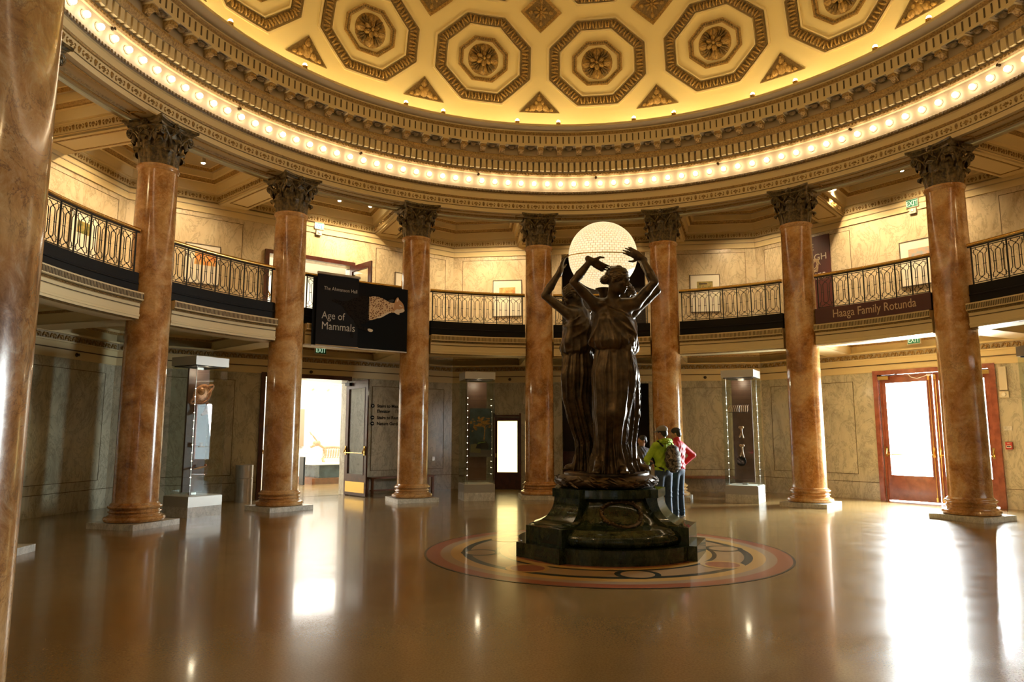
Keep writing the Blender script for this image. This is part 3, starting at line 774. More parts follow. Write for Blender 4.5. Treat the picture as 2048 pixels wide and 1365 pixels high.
# ------------------------------------------------------------------ marble columns
def leaf(mb, ang, w, h, r0, curl, m):
    nu, nv = 8, 16; vs = []; fs = []; rc = curl * .26
    for iv in range(nv + 1):
        v = iv / nv
        if v < .5: q = v / .5; r = r0 + .015 + .045 * q * q; z = (h - rc) * q; ww = w * (.66 + .34 * sin(pi * min(1, q * .75 + .1))) ; tip = 0
        else: q = (v - .5) / .5; t = q * pi * 1.18; r = r0 + .06 + rc * (1 - cos(t)); z = h - rc + rc * sin(t); ww = w * (1 - .50 * q ** 1.6); tip = q
        ww *= 1 + (.07 if iv % 2 else -.03)
        for iu in range(nu + 1):
            u = iu / nu * 2 - 1; rr = r - (.030 + .02 * tip) * u * u + .010 * max(0, 1 - abs(u) * 4) + (.005 if iu % 2 else -.002)
            a = ang + ww * u * .5 / max(rr, .3) * (.36 / max(rr, .3)) ** 0
            vs.append((rr * cos(a), rr * sin(a), z - .028 * u * u * (.3 + tip)))
    for iv in range(nv):
        for iu in range(nu): q = iv * (nu + 1) + iu; fs.append((q, q + 1, q + nu + 2, q + nu + 1))
    mb.add(vs, fs, m, True)
def capital_mesh():
    mb = MB()
    mb.lathe([(.315, 0), (.31, .1), (.305, .3), (.32, .5), (.37, .64), (.43, .70), (.43, .72)], 'capital', 32)
    for k in range(8): leaf(mb, k * pi / 4 + pi / 8, .235, .31, .325, .17, 'capital')
    for k in range(8): leaf(mb, k * pi / 4, .215, .52, .325, .20, 'capital')
    for k in range(4):
        a = k * pi / 2; T = Matrix.Rotation(a, 4, 'Z')
        for s in (-1, 1):
            sp = []
            for j in range(20):
                t = j * .62; r = .095 * (1 - j / 22); sp.append((.385 + .012 * j / 20, s * (.335 + -r * cos(t)), .60 + r * sin(t) * 1.0))
            mb.tube([(.36, s * .10, .42), (.375, s * .16, .53), (.385, s * .225, .60)] + [sp[0]] + sp[1:], [.022] * 3 + [.026] * 4 + [.022] * 16, 'capital', 6, T)
            mb.sphere((.40, s * .335, .60), .03, 'capital', 5, T)
            si = [(.40, s * (.085 - .05 * (1 - j / 16) * cos(j * .62)), .635 + .05 * (1 - j / 16) * sin(j * .62)) for j in range(14)]
            mb.tube([(.37, s * .10, .42), (.39, s * .13, .55)] + si, .014, 'capital', 5, T)
            leafT = T @ Matrix.Translation((.38, s * .25, .50)) @ Matrix.Rotation(radians(90), 4, 'Y')
            mb.dome(leafT, .10, .05, .03, 'capital', 7)
    return mb
def abacus_mesh():
    mb = MB()
    def outline(c, sag, ch):
        pts = []
        for k in range(4):
            T = Matrix.Rotation(k * pi / 2, 4, 'Z')
            for j in range(13):
                y = -c + ch + (2 * c - 2 * ch) * j / 12; u = y / c
                p = T @ Vector((c - sag * (1 - u * u), y, 0)); pts.append((p.x, p.y))
        return pts
    lev = [(.42, .09, .03, .715), (.43, .09, .03, .755), (.455, .10, .035, .765), (.475, .11, .04, .79), (.505, .12, .045, .80), (.51, .12, .045, .845)]
    prev = None
    for c, sg, ch, z in lev:
        cur = [(x, y, z) for x, y in outline(c, sg, ch)]
        n = len(cur)
        if prev: mb.add(prev + cur, [(k, (k + 1) % n, n + (k + 1) % n, n + k) for k in range(n)], 'capital', False)
        else: mb.add(cur, [tuple(range(n))[::-1]], 'capital')
        prev = cur
    mb.add(prev, [tuple(range(len(prev)))], 'capital')
    for k in range(4):
        T = Matrix.Rotation(k * pi / 2, 4, 'Z') @ frame_mat((.385, 0, .78), (0, 1, 0), (0, 0, 1), (1, 0, 0))
        for j in range(8): mb.dome(T @ Matrix.Rotation(j * pi / 4, 4, 'Z') @ Matrix.Translation((.045, 0, 0)), .028, .022, .03, M['capital'], 6)
        mb.lathe([(.075, -.02), (.075, .01), (.05, .02), (.04, .0)], 'capital', 12, T); mb.sphere((0, 0, .02), .028, 'capital', 5, T)
    return mb
H_SH = 6.60
col_specs = [(-3, 'huge foreground marble column filling the left edge of the picture'),
 (-2, 'marble column out of sight past the left edge, second behind the near one'), (-1, 'marble column out of sight past the left edge, next to the near one'),
 (0, 'marble column mostly hidden behind the huge near column at far left'), (1, 'tall brown veined marble column left of the tall glass case with the copper fossil'),
 (2, 'brown veined marble column directly left of the open gallery door and the black banner'), (3, 'brown veined marble column at the right edge of the black banner'),
 (4, 'brown veined marble column directly left of the statue, right of the glowing yellow door'), (5, 'brown veined marble column directly right of the statue, behind the visitor in red'),
 (6, 'brown veined marble column right of the bench, with a bright right edge, left of the maroon name sign'), (7, 'brown veined marble column in front of the bright street doors at right'), (8, 'marble column out of sight past the right edge')]
proto = None
for i, lab in col_specs:
    a = cphi(i); P = pol(R_COL, a)
    if i == -3: P = Vector((-2.96, -8.42, 0))
    if proto is None:
        root = empty('marble_column', (0, 0, 0))
        pl = MB(); pl.box((0, 0, .05), (1.04, 1.04, .10), 'plinth'); pl.build('plinth', root, label='white marble plinth')
        bs = MB(); bs.lathe([(0, .1), (.46, .1), (.49, .115), (.505, .15), (.49, .185), (.46, .20), (.44, .203), (.44, .215), (.415, .225), (.405, .245), (.43, .262), (.44, .275), (.43, .288), (.41, .292), (.40, .31), (.42, .325), (.43, .33), (.445, .345), (.447, .36), (.435, .378), (.41, .383), (.41, .398), (.395, .41), (.375, .43)], 'column', 48)
        bs.build('base', root)
        sh = MB(); sh.lathe([(.375, .42), (.374, 1.5), (.370, 3.0), (.362, 4.6), (.352, 5.8), (.345, 6.50), (.345, 6.53), (.362, 6.55), (.365, 6.57), (.372, 6.575), (.380, 6.60), (.372, 6.63), (.34, 6.635)], 'column', 64)
        sh.build('shaft', root)
        cp = capital_mesh().build('capital', root, label='dark bronze-green Corinthian capital'); cp.location = (0, 0, 6.63)
        ab = abacus_mesh().build('abacus', cp)
        proto = root; c = root
    else: c = copy_tree(proto)
    c.location = P; c.rotation_euler = (0, 0, a); tag(c, lab, 'column', 'marble columns round the rotunda')

# ------------------------------------------------------------------ rooms behind the openings
def room(mb, k, x0, x1, y0, y1, depth, m, front=True, th=0.1, hole=None):
    T = wall_T(k)
    mb.box(((x0 + x1) / 2, (y0 + y1) / 2, -depth - th / 2), (x1 - x0 + 2 * th, y1 - y0 + 2 * th, th), m, T)
    mb.box((x0 - th / 2, (y0 + y1) / 2, -(depth + WT) / 2), (th, y1 - y0 + 2 * th, depth - WT + .02), m, T)
    mb.box((x1 + th / 2, (y0 + y1) / 2, -(depth + WT) / 2), (th, y1 - y0 + 2 * th, depth - WT + .02), m, T)
    mb.box(((x0 + x1) / 2, y1 + th / 2, -(depth + WT) / 2), (x1 - x0, th, depth - WT + .02), m, T)
r1 = MB(); room(r1, 2.5, -4.2, 5.2, 0.0, 3.85, 8.0, 'white')
struct(r1, 'wall_gallery')
r2 = MB(); room(r2, 2.5, -3.2, 3.2, 4.0, 7.35, 5.5, 'white')
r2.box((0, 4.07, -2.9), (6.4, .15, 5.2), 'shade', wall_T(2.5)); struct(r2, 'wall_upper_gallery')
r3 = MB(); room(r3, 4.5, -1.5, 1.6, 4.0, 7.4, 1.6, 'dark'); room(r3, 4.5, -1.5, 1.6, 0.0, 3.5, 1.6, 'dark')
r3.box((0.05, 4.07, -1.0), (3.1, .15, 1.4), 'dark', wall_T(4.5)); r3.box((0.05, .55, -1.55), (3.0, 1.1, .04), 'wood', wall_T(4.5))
struct(r3, 'wall_recess')
# door jamb linings
jm = MB()
for k, a, b, c, d, m in ((2.5, -1.15, 1.13, 0, 3.12, 'wood'), (6.5, -1.25, 1.25, 0, 3.12, 'redwood'), (4.5, -3.31, -2.46, 0, 2.22, 'wood'), (2.5, -1.2, 1.13, 4.15, 6.38, 'wood')):
    T = wall_T(k); w = .11 if k != 4.5 else .05
    for x in (a - w / 2 + .0, b + w / 2): jm.box((x + (0 if k != 4.5 else (w if x < a else -w)), (c + d) / 2 + w / 2, .02), (w, d - c + w, .10), m, T)
    jm.box(((a + b) / 2, d + w / 2 - (w if k == 4.5 else 0), .02), (b - a, w, .10), m, T)
    if k == 6.5:
        for x in (a + .03, b - .03): jm.box((x, (c + d) / 2, -.1), (.05, d - c, .12), m, T)
        jm.box(((a + b) / 2, d - .03, -.1), (b - a, .05, .12), m, T)
struct(jm, 'trim_10')

def door_leaf(name, w, h, m, glass_z, stile=.13, bar=True, kick=False, rod=False, glass_m='glass', th=.045, **kw):
    """leaf in local coords: x from 0 (hinge) to w, y up, z thickness"""
    mb = MB(); z0, z1 = glass_z
    mb.box((stile / 2, h / 2, 0), (stile, h, th), m); mb.box((w - stile / 2, h / 2, 0), (stile, h, th), m)
    mb.box((w / 2, z0 / 2, 0), (w - 2 * stile, z0, th), m); mb.box((w / 2, (z1 + h) / 2, 0), (w - 2 * stile, h - z1, th), m)
    for x in (stile, w - stile): mb.box((x, (z0 + z1) / 2, 0), (.02, z1 - z0, th + .02), m)
    for y in (z0, z1): mb.box((w / 2, y, 0), (w - 2 * stile, .02, th + .02), m)
    o = struct(mb, name, **kw) if name.startswith('door_') else mb.build(name, **kw)
    g = MB(); g.box((w / 2, (z0 + z1) / 2, 0), (w - 2 * stile - .01, z1 - z0 - .01, .008), glass_m); g.build('glass_pane', o)
    if bar:
        b = MB(); zb = 1.12
        b.tube([(stile * .5, zb, th / 2 + .075), (w - stile * .5, zb, th / 2 + .075)], .011, 'brass', 8)
        for x in (stile * .5, w - stile * .5):
            b.box((x, zb + .06, th / 2 + .015), (.05, .24, .03), 'brass'); b.tube([(x, zb + .14, th / 2 + .02), (x, zb + .04, th / 2 + .07), (x, zb - .01, th / 2 + .08)], .018, 'brass', 8)
        b.build('push_bar', o, label='brass push bar')
    if rod:
        b = MB(); x = w - stile * .5
        b.tube([(x, .06, th / 2 + .03), (x, h - .06, th / 2 + .03)], .009, 'brass', 6); b.box((x, .07, th / 2 + .03), (.04, .10, .04), 'brass'); b.box((x, h - .08, th / 2 + .03), (.05, .12, .04), 'brass')
        b.build('vertical_rod', o, label='brass vertical rod')
    if kick:
        b = MB(); b.box((w / 2, .22, th / 2 + .006), (w - .12, .28, .008), 'brass'); b.build('kick_plate', o, label='brass kick plate')
    return o
# street doors in the right wall
for nm, sx in (('door_1', 1), ('door_2', -1)):
    o = door_leaf(nm, 1.22, 3.06, 'redwood', (.60, 2.90), stile=.12, rod=True)
    T = wall_T(6.5, .08) @ Matrix.Translation((-sx * 1.23, .02, 0))
    o.matrix_world = T if sx > 0 else T @ Matrix.Diagonal((-1, 1, 1, 1))
    c = MB(); c.box((.12, 3.02, .09), (.26, .09, .10), 'brass'); c.tube([(.2, 3.06, .12), (.5, 3.09, .2)], .012, 'iron', 6); c.build('door_closer', o)
# opened gallery door, lower
T = wall_T(2.5) @ Matrix.Translation((1.13, .02, .05))
o = door_leaf('door_3', 1.10, 3.07, 'wood', (.55, 2.86), stile=.13, kick=True)
o.matrix_world = T @ Matrix.Rotation(radians(-85), 4, 'Y')
c = MB(); c.box((.15, 2.98, .06), (.24, .08, .09), 'iron'); c.tube([(.1, 3.02, .06), (-.25, 3.04, .05)], .012, 'iron', 6); c.build('door_closer', o)
o = door_leaf('door_4', 1.10, 3.07, 'wood', (.55, 2.86), stile=.13)
o.matrix_world = wall_T(2.5) @ Matrix.Translation((-1.15, .02, -.1)) @ Matrix.Rotation(radians(86), 4, 'Y')
# upper gallery door leaf
o = door_leaf('door_5', 1.05, 2.18, 'wood', (.45, 2.02), stile=.12)
o.matrix_world = wall_T(2.5) @ Matrix.Translation((1.10, 4.17, .05)) @ Matrix.Rotation(radians(-82), 4, 'Y')
c = MB(); c.box((.15, 2.10, -.06), (.24, .08, .09), 'iron'); c.tube([(.1, 2.13, -.06), (-.28, 2.15, -.04)], .012, 'iron', 6); c.build('door_closer', o)
o = door_leaf('door_7', 1.05, 2.18, 'wood', (.45, 2.02), stile=.12)
o.matrix_world = wall_T(2.5) @ Matrix.Translation((-1.18, 4.17, -.1)) @ Matrix.Rotation(radians(84), 4, 'Y')
# small backlit door left of centre
o = door_leaf('door_6', .75, 2.14, 'wood', (.49, 2.04), stile=.06, bar=False, glass_m='frosted')
o.matrix_world = wall_T(4.5, .06) @ Matrix.Translation((-3.26, .01, 0))
hb = MB(); hb.box((.03, 1.0, .04), (.03, .12, .03), 'brass'); hb.build('door_handle', o)
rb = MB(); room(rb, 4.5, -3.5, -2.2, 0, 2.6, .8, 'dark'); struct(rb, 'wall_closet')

# ------------------------------------------------------------------ floor medallion
md = MB(); Z = .003
def annulus(r0, r1, m, z=Z, n=96): md.lathe([(r0, z), (r1, z)], m, n, None, False)
for r0, r1, m in ((2.50, 2.47, 'greenin'), (2.47, 2.28, 'terra'), (2.28, 2.14, 'greyin'), (2.14, 1.98, 'goldin'), (1.98, 1.87, 'greenin'), (1.87, 1.52, 'beigein'), (1.52, 1.46, 'greenin'), (1.46, 1.34, 'goldin'), (1.34, .9, 'terra')): annulus(r1, r0, m)
for j in range(8):
    a = radians(-84.4 + 45 * j); T = Matrix.Translation(pol(1.73, a, 0))
    ir, mi = (.20, 'beigein') if j % 2 == 0 else (.21, 'terra')
    md.lathe([(ir, Z + .002), (.27, Z + .002)], 'greenin' if j % 2 == 0 else 'goldin', 32, T, False); md.lathe([(0, Z + .002), (ir, Z + .002)], mi, 32, T, False)
md.build('floor_medallion', merge=False, label='round inlaid stone medallion of coloured rings in the floor under the statue', cat='floor inlay')

# ------------------------------------------------------------------ display cases
def case(r, ph, lab, inside):
    a = radians(ph); root = empty('display_case', pol(r, a), a, label=lab, cat='display case', group='tall glass display cases')
    S = .78
    b = MB(); b.box((0, 0, .10), (S, S, .20), 'plinth'); b.build('marble_base', root)
    b = MB(); b.box((0, 0, .30), (S - .0, S, .20), 'case_metal'); b.box((0, 0, .405), (S - .04, S - .04, .012), 'paper'); b.build('plinth_box', root)
    b = MB(); b.box((0, 0, 3.11), (S, S, .18), 'case_metal'); b.box((0, 0, 3.01), (S - .08, S - .08, .02), 'iron'); b.build('lamp_hood', root, label='grey metal lamp hood')
    g = MB(); e = S / 2 - .012; h = 2.60
    for x, y, dx, dy in ((e, 0, .01, 2 * e), (-e, 0, .01, 2 * e), (0, e, 2 * e - .012, .01), (0, -e, 2 * e - .012, .01)): g.box((x, y, 1.712), (dx, dy, h), 'glass')
    g.build('glass_panes', root)
    led = MB(); k = 0
    for y in (-.30, .30):
        led.tube([(-.30 if y > 0 else .30, y, .41), (-.30 if y > 0 else .30, y, 3.0)], .006, 'steel', 6)
        for j in range(13): led.sphere((-.30 if y > 0 else .30, y, .62 + .16 * j), .008, 'lens_white', 4)
    led.build('light_strip', root, label='thin steel rod with small lights')
    bp = MB()
    if inside == 'panel':
        bp.box((.04, 0, 1.72), (.05, .48, 2.5), 'brown_in'); bp.box((.04, 0, .43), (.10, .12, .05), 'steel'); bp.box((.04, 0, 2.98), (.10, .14, .05), 'steel')
    else:
        bp.box((.12, -.02, 1.72), (.05, .52, 2.5), 'brown_in')
    bp.build('back_panel', root, label='dark brown back panel')
    return root, a
def spec(name, mb, root_loc, a, lab, cat, **kw):
    o = mb.build(name, label=lab, cat=cat, **kw); o.location = root_loc; o.rotation_euler = (0, 0, a); return o
C1, a1 = case(8.95, 150.2, 'tall glass display case with copper fossil shells left of the steel bin', 'panel')
C2, a2 = case(8.30, 105.3, 'tall glass display case with a dark photo screen beside the small yellow door', 'screen')
C3, a3 = case(8.62, 59.2, 'tall glass display case with rib bones in front of the right marble wall', 'panel')
C4, a4 = case(8.62, 15.1, 'tall glass display case just entering at the right edge of the picture', 'panel')
def mount(mb, x, z, xb=.02, y=0.0): mb.tube([(xb, y, z), (x, y, z)], .006, 'iron', 5)
L1 = C1.location; L3 = C3.location; L2 = C2.location
fx = MB(); T = Matrix.Translation((-.17, 0.05, 2.44)) @ Matrix.Rotation(radians(-42), 4, 'X')
fx.lathe([(.19, -.0), (.185, .03), (.15, .055), (.14, .03), (.12, .05), (.05, .06), (0, .05)], 'copper', 24, T @ Matrix.Diagonal((.55, 1.25, 1, 1)) @ Matrix.Rotation(radians(-90), 4, 'Y'))
fx.tube([(-.17 + .02 * cos(t), .05 + .24 * cos(t), 2.44 - .2 * cos(t) * .9 + .09 * sin(t)) for t in [2 * pi * j / 20 for j in range(20)]], .024, 'copper', 7, closed=True)
fx.sphere((-.2, .10, 2.50), .08, 'copper', 6); mount(fx, -.15, 2.44); spec('fossil_shell', fx, L1, a1, 'large copper coloured fossil shell mounted high in the left display case', 'fossil')
fx = MB(); fx.tube([(-.2, -.05, 2.27), (-.22, -.08, 2.21), (-.2, -.08, 2.14), (-.2, -.02, 2.06), (-.2, .06, 2.02)], [.03, .06, .065, .045, .02], 'copper', 8)
for j in range(5): fx.tube([(-.2, -.05, 2.23 - j * .045), (-.22, -.14, 2.24 - j * .045), (-.22, -.17, 2.20 - j * .045)], .012, 'copper', 5)
mount(fx, -.2, 2.2, y=-.06); spec('fossil_lobster', fx, L1, a1, 'curled pinkish copper fossil hanging below the shell in the left case', 'fossil')
fx = MB(); fx.lathe([(.05, 0), (.035, .01), (.035, .08), (.042, .085)], 'bone', 14, Matrix.Translation((-.15, .0, 1.38))); fx.box((-.13, -.03, 1.375), (.06, .12, .014), 'bone'); mount(fx, -.15, 1.40)
spec('carved_cup', fx, L1, a1, 'small pale carved cup on a bracket in the left display case', 'fossil')
fx = MB(); fx.tube([(-.15, .12, .93), (-.15, -.02, .955), (-.15, -.12, .97)], [.012, .024, .014], 'bone', 7); fx.sphere((-.15, -.14, 1.0), .03, 'copper', 5); mount(fx, -.15, .955)
spec('jaw_bone', fx, L1, a1, 'thin pink bone on a wire low in the left display case', 'bone')
# ribs and limb bones in the right case
mt = MB(); mt.box((-.19, .06, 2.17), (.02, .46, .012), 'iron'); mount(mt, -.19, 2.17)
spec('rib_rack', mt, L3, a3, 'thin dark shelf holding the row of ribs in the right case', 'rack')
for j in range(10):
    rb = MB(); y = .27 - j * .048
    rb.tube([(-.19, y, 2.175), (-.205, y + .005 * (5 - j), 2.23), (-.20, y - .012, 2.30), (-.17, y - .03, 2.345)], [.008, .012, .011, .006], 'bone', 6)
    spec('rib_bone', rb, L3, a3, 'curved pale rib standing in the row of ribs in the right display case', 'bone', group='ribs in the right display case')
for z1, z0, lab in ((1.80, 1.54, 'forked limb bone mounted at middle height in the right display case'), (1.36, 1.08, 'forked limb bone mounted lower, above the black label in the right case')):
    rb = MB(); rb.sphere((-.18, .03, z1), .034, 'bone', 5); rb.sphere((-.18, -.035, z1), .034, 'bone', 5)
    rb.tube([(-.18, 0, z1 - .01), (-.18, -.015, (z0 + z1) / 2), (-.18, -.04, z0)], [.03, .015, .022], 'bone', 8); rb.tube([(-.18, -.01, (z0 + z1) / 2 + .02), (-.18, .05, z0 + .02)], [.014, .02], 'bone', 7)
    mount(rb, -.18, z1 - .04); spec('limb_bone', rb, L3, a3, lab, 'bone')
rb = MB(); rb.prism([(.12 * cos(t) * (1 if abs(cos(t)) < .8 else .95), .12 * sin(t)) for t in [2 * pi * j / 16 for j in range(16)]], 0, .02, 'black', frame_mat((-.16, .03, .98), (0, 1, 0), (0, 0, 1), (1, 0, 0))); mount(rb, -.14, .98)
spec('case_label', rb, L3, a3, 'rounded black label plate low in the right display case', 'label')
# dark photo screen with tree and car in the middle case
sc = MB()
M['scr_bg'] = m_noisy('screen_dusk_photo', (0.02, 0.035, 0.04), (0.07, 0.11, 0.12), 3, .2)
M['scr_amber'] = m_noisy('screen_amber', (0.10, 0.045, 0.01), (0.42, 0.20, 0.03), 22, .3)
M['scr_grey'] = mat('screen_grey', (0.10, 0.09, 0.085), .3); M['scr_gr'] = mat('screen_green', (0.10, 0.17, 0.03), .3); M['scr_car'] = mat('screen_car', (0.015, 0.02, 0.025), .2); M['scr_y'] = mat('screen_sand', (0.17, 0.14, 0.06), .3)
TS = frame_mat((-.10, -.08, 1.68), (0, -1, 0), (0, 0, 1), (-1, 0, 0))
sc.box((0, 0, 0), (.56, 1.22, .02), 'scr_bg', TS)
sc.prism([(-.27, -.44), (.28, -.44), (.28, -.61), (-.27, -.61)], .011, .013, 'scr_grey', TS)
sc.prism([(-.26, -.30), (-.12, -.28), (.0, -.42), (.0, -.52), (-.26, -.50)], .011, .0145, 'scr_y', TS)
sc.prism([(-.13, -.40), (-.08, -.27), (.02, -.22), (.14, -.22), (.2, -.3), (.2, -.42)], .011, .016, 'scr_car', TS); sc.prism([(-.10, -.30), (-.05, -.25), (.12, -.225), (.13, -.25), (0, -.27)], .011, .0175, 'scr_gr', TS)
rnd = random.Random(11)
for q in range(46):
    x = rnd.uniform(-.26, .26); z = .30 - .5 * x * x * 4 * .4 + rnd.uniform(-.14, .10) - (.12 if x < -.12 else 0) * rnd.random(); w_ = rnd.uniform(.02, .05)
    sc.prism([(x + w_ * cos(t) * rnd.uniform(.7, 1.3), z + w_ * .6 * sin(t)) for t in [2 * pi * k_ / 7 for k_ in range(7)]], .011, .0150 + .00003 * q, 'scr_amber', TS)
sc.prism([(.09, .3), (.13, .3), (.115, 0), (.10, -.2), (.07, -.2), (.09, 0)], .011, .017, 'scr_amber', TS)
for q in range(5): sc.prism([(.10, .05 + .05 * q), (.10 + (-1) ** q * .14, .22 + .02 * q), (.105, .08 + .05 * q)], .011, .0168, 'scr_amber', TS)
spec('photo_screen', sc, L2, a2, 'dark photo screen of an amber tree and a car inside the middle glass case', 'screen')

# ------------------------------------------------------------------ bin, benches
b = MB(); b.lathe([(0, 0), (.205, 0), (.205, .56), (.198, .565), (.198, .575), (.205, .58), (.205, .885), (.19, .89), (.185, .86), (.12, .84), (0, .84)], 'steel', 40)
o = b.build('waste_bin', label='round brushed steel waste bin beside the left display case', cat='bin'); o.location = (-7.86, 7.44, 0)
T = wall_T(2.5)
rt = empty('bench', T @ Vector((2.70, 0, .32)), 0, label='slim dark wooden bench under the direction sign on the left wall', cat='bench')
Ti = Matrix.Translation(-rt.location) @ T @ Matrix.Translation((2.70, 0, .32))
b = MB(); b.box((0, .44, 0), (2.0, .05, .36), 'bench', Ti); b.build('seat', rt)
for x in (-.96, .96):
    for z in (-.15, .15):
        b = MB(); b.box((x, .21, z), (.06, .42, .06), 'bench', Ti); b.build('leg', rt)
b = MB(); b.box((0, .10, .0), (1.9, .04, .04), 'bench', Ti); b.build('stretcher', rt)
T = wall_T(4.5)
rt = empty('wall_bench', T @ Vector((2.95, 0, .24)), 0, label='brown wooden wall bench between the visitor in red and the right case', cat='bench')
Ti = Matrix.Translation(-rt.location) @ T @ Matrix.Translation((2.95, 0, .24))
b = MB(); b.box((0, .42, 0), (2.2, .07, .38), 'bench', Ti); b.build('seat', rt)
for x in (-1.0, 1.0):
    b = MB(); b.box((x, .20, -.1), (.07, .40, .20), 'bench', Ti); b.build('leg', rt)

# ------------------------------------------------------------------ pictures on the upper walls
M['art1'] = m_noisy('print_autumn', (0.55, 0.20, 0.04), (0.80, 0.62, 0.25), 7, .5); M['art2'] = m_noisy('print_green', (0.10, 0.14, 0.03), (0.55, 0.38, 0.12), 9, .5)
M['art3'] = m_noisy('print_sunset', (0.75, 0.25, 0.06), (0.85, 0.65, 0.25), 6, .5); M['art4'] = m_noisy('print_sky', (0.35, 0.45, 0.50), (0.80, 0.40, 0.15), 6, .5)
M['tree'] = mat('print_tree', (0.08, 0.05, 0.02), .5)
def picture(k, xc, zc, w, h, art, ax, az, aw, ah, lab, tree=False):
    T = wall_T(k, -.03); rt = empty('framed_picture', T @ Vector((xc, zc, 0)), 0, label=lab, cat='picture', group='framed prints on the upper walls')
    Ti = Matrix.Translation(-rt.location) @ T @ Matrix.Translation((xc, zc, 0))
    f = MB(); t = .018
    for x, y, dx, dy in ((-w / 2, 0, t, h), (w / 2, 0, t, h), (0, -h / 2, w + t, t), (0, h / 2, w + t, t)): f.box((x, y, .0), (dx, dy, .06), 'frame', Ti)
    f.build('frame', rt)
    f = MB(); f.box((0, 0, 0), (w - t, h - t, .03), 'paper', Ti); f.build('mat_board', rt)
    f = MB(); f.box((ax, az, .018), (aw, ah, .006), art, Ti)
    if tree:
        f.tube([(ax - .15 * aw, az - .45 * ah, .024), (ax - .12 * aw, az, .024)], .012, 'tree', 5, Ti)
        for q in range(5): f.dome(Ti @ Matrix.Translation((ax - .12 * aw + .1 * aw * (q - 2), az + .22 * ah, .02)), .08 * aw, .12 * ah, .006, 'tree', 7)
    f.build('print', rt)
picture(4.5, -2.88, 5.82, .89, 1.13, 'art1', 0, .22, .50, .24, 'white matted print of pale autumn colours left of the statue on the back wall')
picture(4.5, 3.09, 5.82, .86, 1.13, 'art2', 0, .24, .46, .24, 'white matted print of a small tree right of the statue on the back wall', True)
picture(2.5, -2.85, 5.84, .82, 1.0, 'art3', .06, .16, .5, .36, 'white matted orange sunset print above the first full balcony at left')
picture(2.5, 2.93, 5.84, .80, 1.13, 'art1', 0, .2, .4, .25, 'white matted print half hidden by the column right of the black banner')
picture(6.5, -.03, 5.84, .90, 1.13, 'art4', .0, .22, .5, .26, 'white matted blue and orange print behind the column at the bright doors')
picture(0.5, 3.25, 5.80, .80, 1.13, 'art2', 0, .25, .42, .26, 'white matted green print behind the leftmost visible railing')
# maroon poster, upper right
T = wall_T(6.5, -.03); rt = empty('wall_poster', T @ Vector((-2.83, 5.98, 0)), 0, label='tall maroon poster with pale letters behind the railing left of the name sign', cat='poster')
Ti = Matrix.Translation(-rt.location) @ T @ Matrix.Translation((-2.83, 5.98, 0))
b = MB(); b.box((0, 0, 0), (1.08, 2.20, .04), 'maroon', Ti); b.build('board', rt)
for s, z, x, sz in (('LIFE', .72, .10, .26), ('THROUGH', .42, .46, .26), ('TIMES', -.12, .40, .26)):
    text_obj('lettering', s, sz, 'letter_w', Ti @ Matrix.Translation((x, z, .021)), rt, font_align='RIGHT')
b = MB()
for j in range(5): b.tube([(.1 + .16 * cos(.9 * q + j) * (1 - q / 14), .28 + .18 * sin(.8 * q + j * 1.3), .024) for q in range(9)], .012, 'letter', 5, Ti)
b.build('squiggle', rt)
for j in range(7): text_obj('small_lettering', 'museum hours', .05, 'letter_w', Ti @ Matrix.Translation((.08, -.36 - .08 * j, .021)), rt) if 0 else None

# ------------------------------------------------------------------ name sign on the balcony edge
def bend_ring(r, a0, z0):
    def f(co):
        a = a0 - co.x / r; return pol(r - co.z, a, z0 + co.y)
    return f
am = (cphi(6) + cphi(7)) / 2; aL = cphi(6) - radians(2.62); aR = cphi(7) + radians(2.62)
sg = MB(); ring(sg, [(RR - .066, 4.17), (RR - .085, 4.17), (RR - .085, 4.525), (RR - .066, 4.525)], ['maroon'] * 3, n=16, a0=aR, a1=aL)
so = sg.build('name_sign', label='maroon curved sign with the rotunda name on the balcony edge', cat='sign')
me = text_mesh('Haaga Family Rotunda', .265, 'CENTER', .003)
xs = [v.co.x for v in me.vertices]; wd = max(xs) - min(xs); fsc = 1.80 / wd
for v in me.vertices: v.co.x *= fsc
me.materials.clear(); me.materials.append(M['letter'])
f = bend_ring(RR - .088, am - radians(.3), 4.275)
for v in me.vertices: v.co = f(v.co)
lt = bpy.data.objects.new('lettering', me); COL.objects.link(lt); lt.parent = so; lt['label'] = 'tan serif lettering'

# ------------------------------------------------------------------ black exhibition banner
aTL, aTR = radians(135.6), radians(118.6); RB = 8.27
rt = empty('exhibition_banner', pol(RB, radians(127), 4.4), 0, label='large black hanging banner with a spotted cat between two columns', cat='banner')
pa, pb = pol(RB, aTL), pol(RB, aTR); ex = (pb - pa).normalized(); wdt = (pb - pa).length; en = Vector((ex.y, -ex.x, 0))
if en.dot(-pa) < 0: en = -en
T = Matrix.Translation(-rt.location) @ frame_mat(pa + en * .10, ex, Vector((0, 0, 1)), en)
M['ban'] = mat('banner_black', (0.003, 0.003, 0.003), .8, spec=.15); M['ban2'] = mat('banner_black_front', (0.006, 0.004, 0.0035), .7, spec=.2)
M['cat'] = bpy.data.materials.new('spotted_fur_print'); M['cat'].use_nodes = True; t = NT(M['cat']); v = t.coord('Object')
vo = t.add('ShaderNodeTexVoronoi', Scale=26.0); t.link(v, vo.inputs['Vector']); t.link(t.ramp(vo.outputs['Distance'], [(.34, (0.13, 0.04, 0.015)), (.44, (0.62, 0.42, 0.24))]).outputs[0], t.b.inputs['Base Color'])
M['catd'] = bpy.data.materials.new('spotted_fur_dark_print'); M['catd'].use_nodes = True; t = NT(M['catd']); v = t.coord('Object')
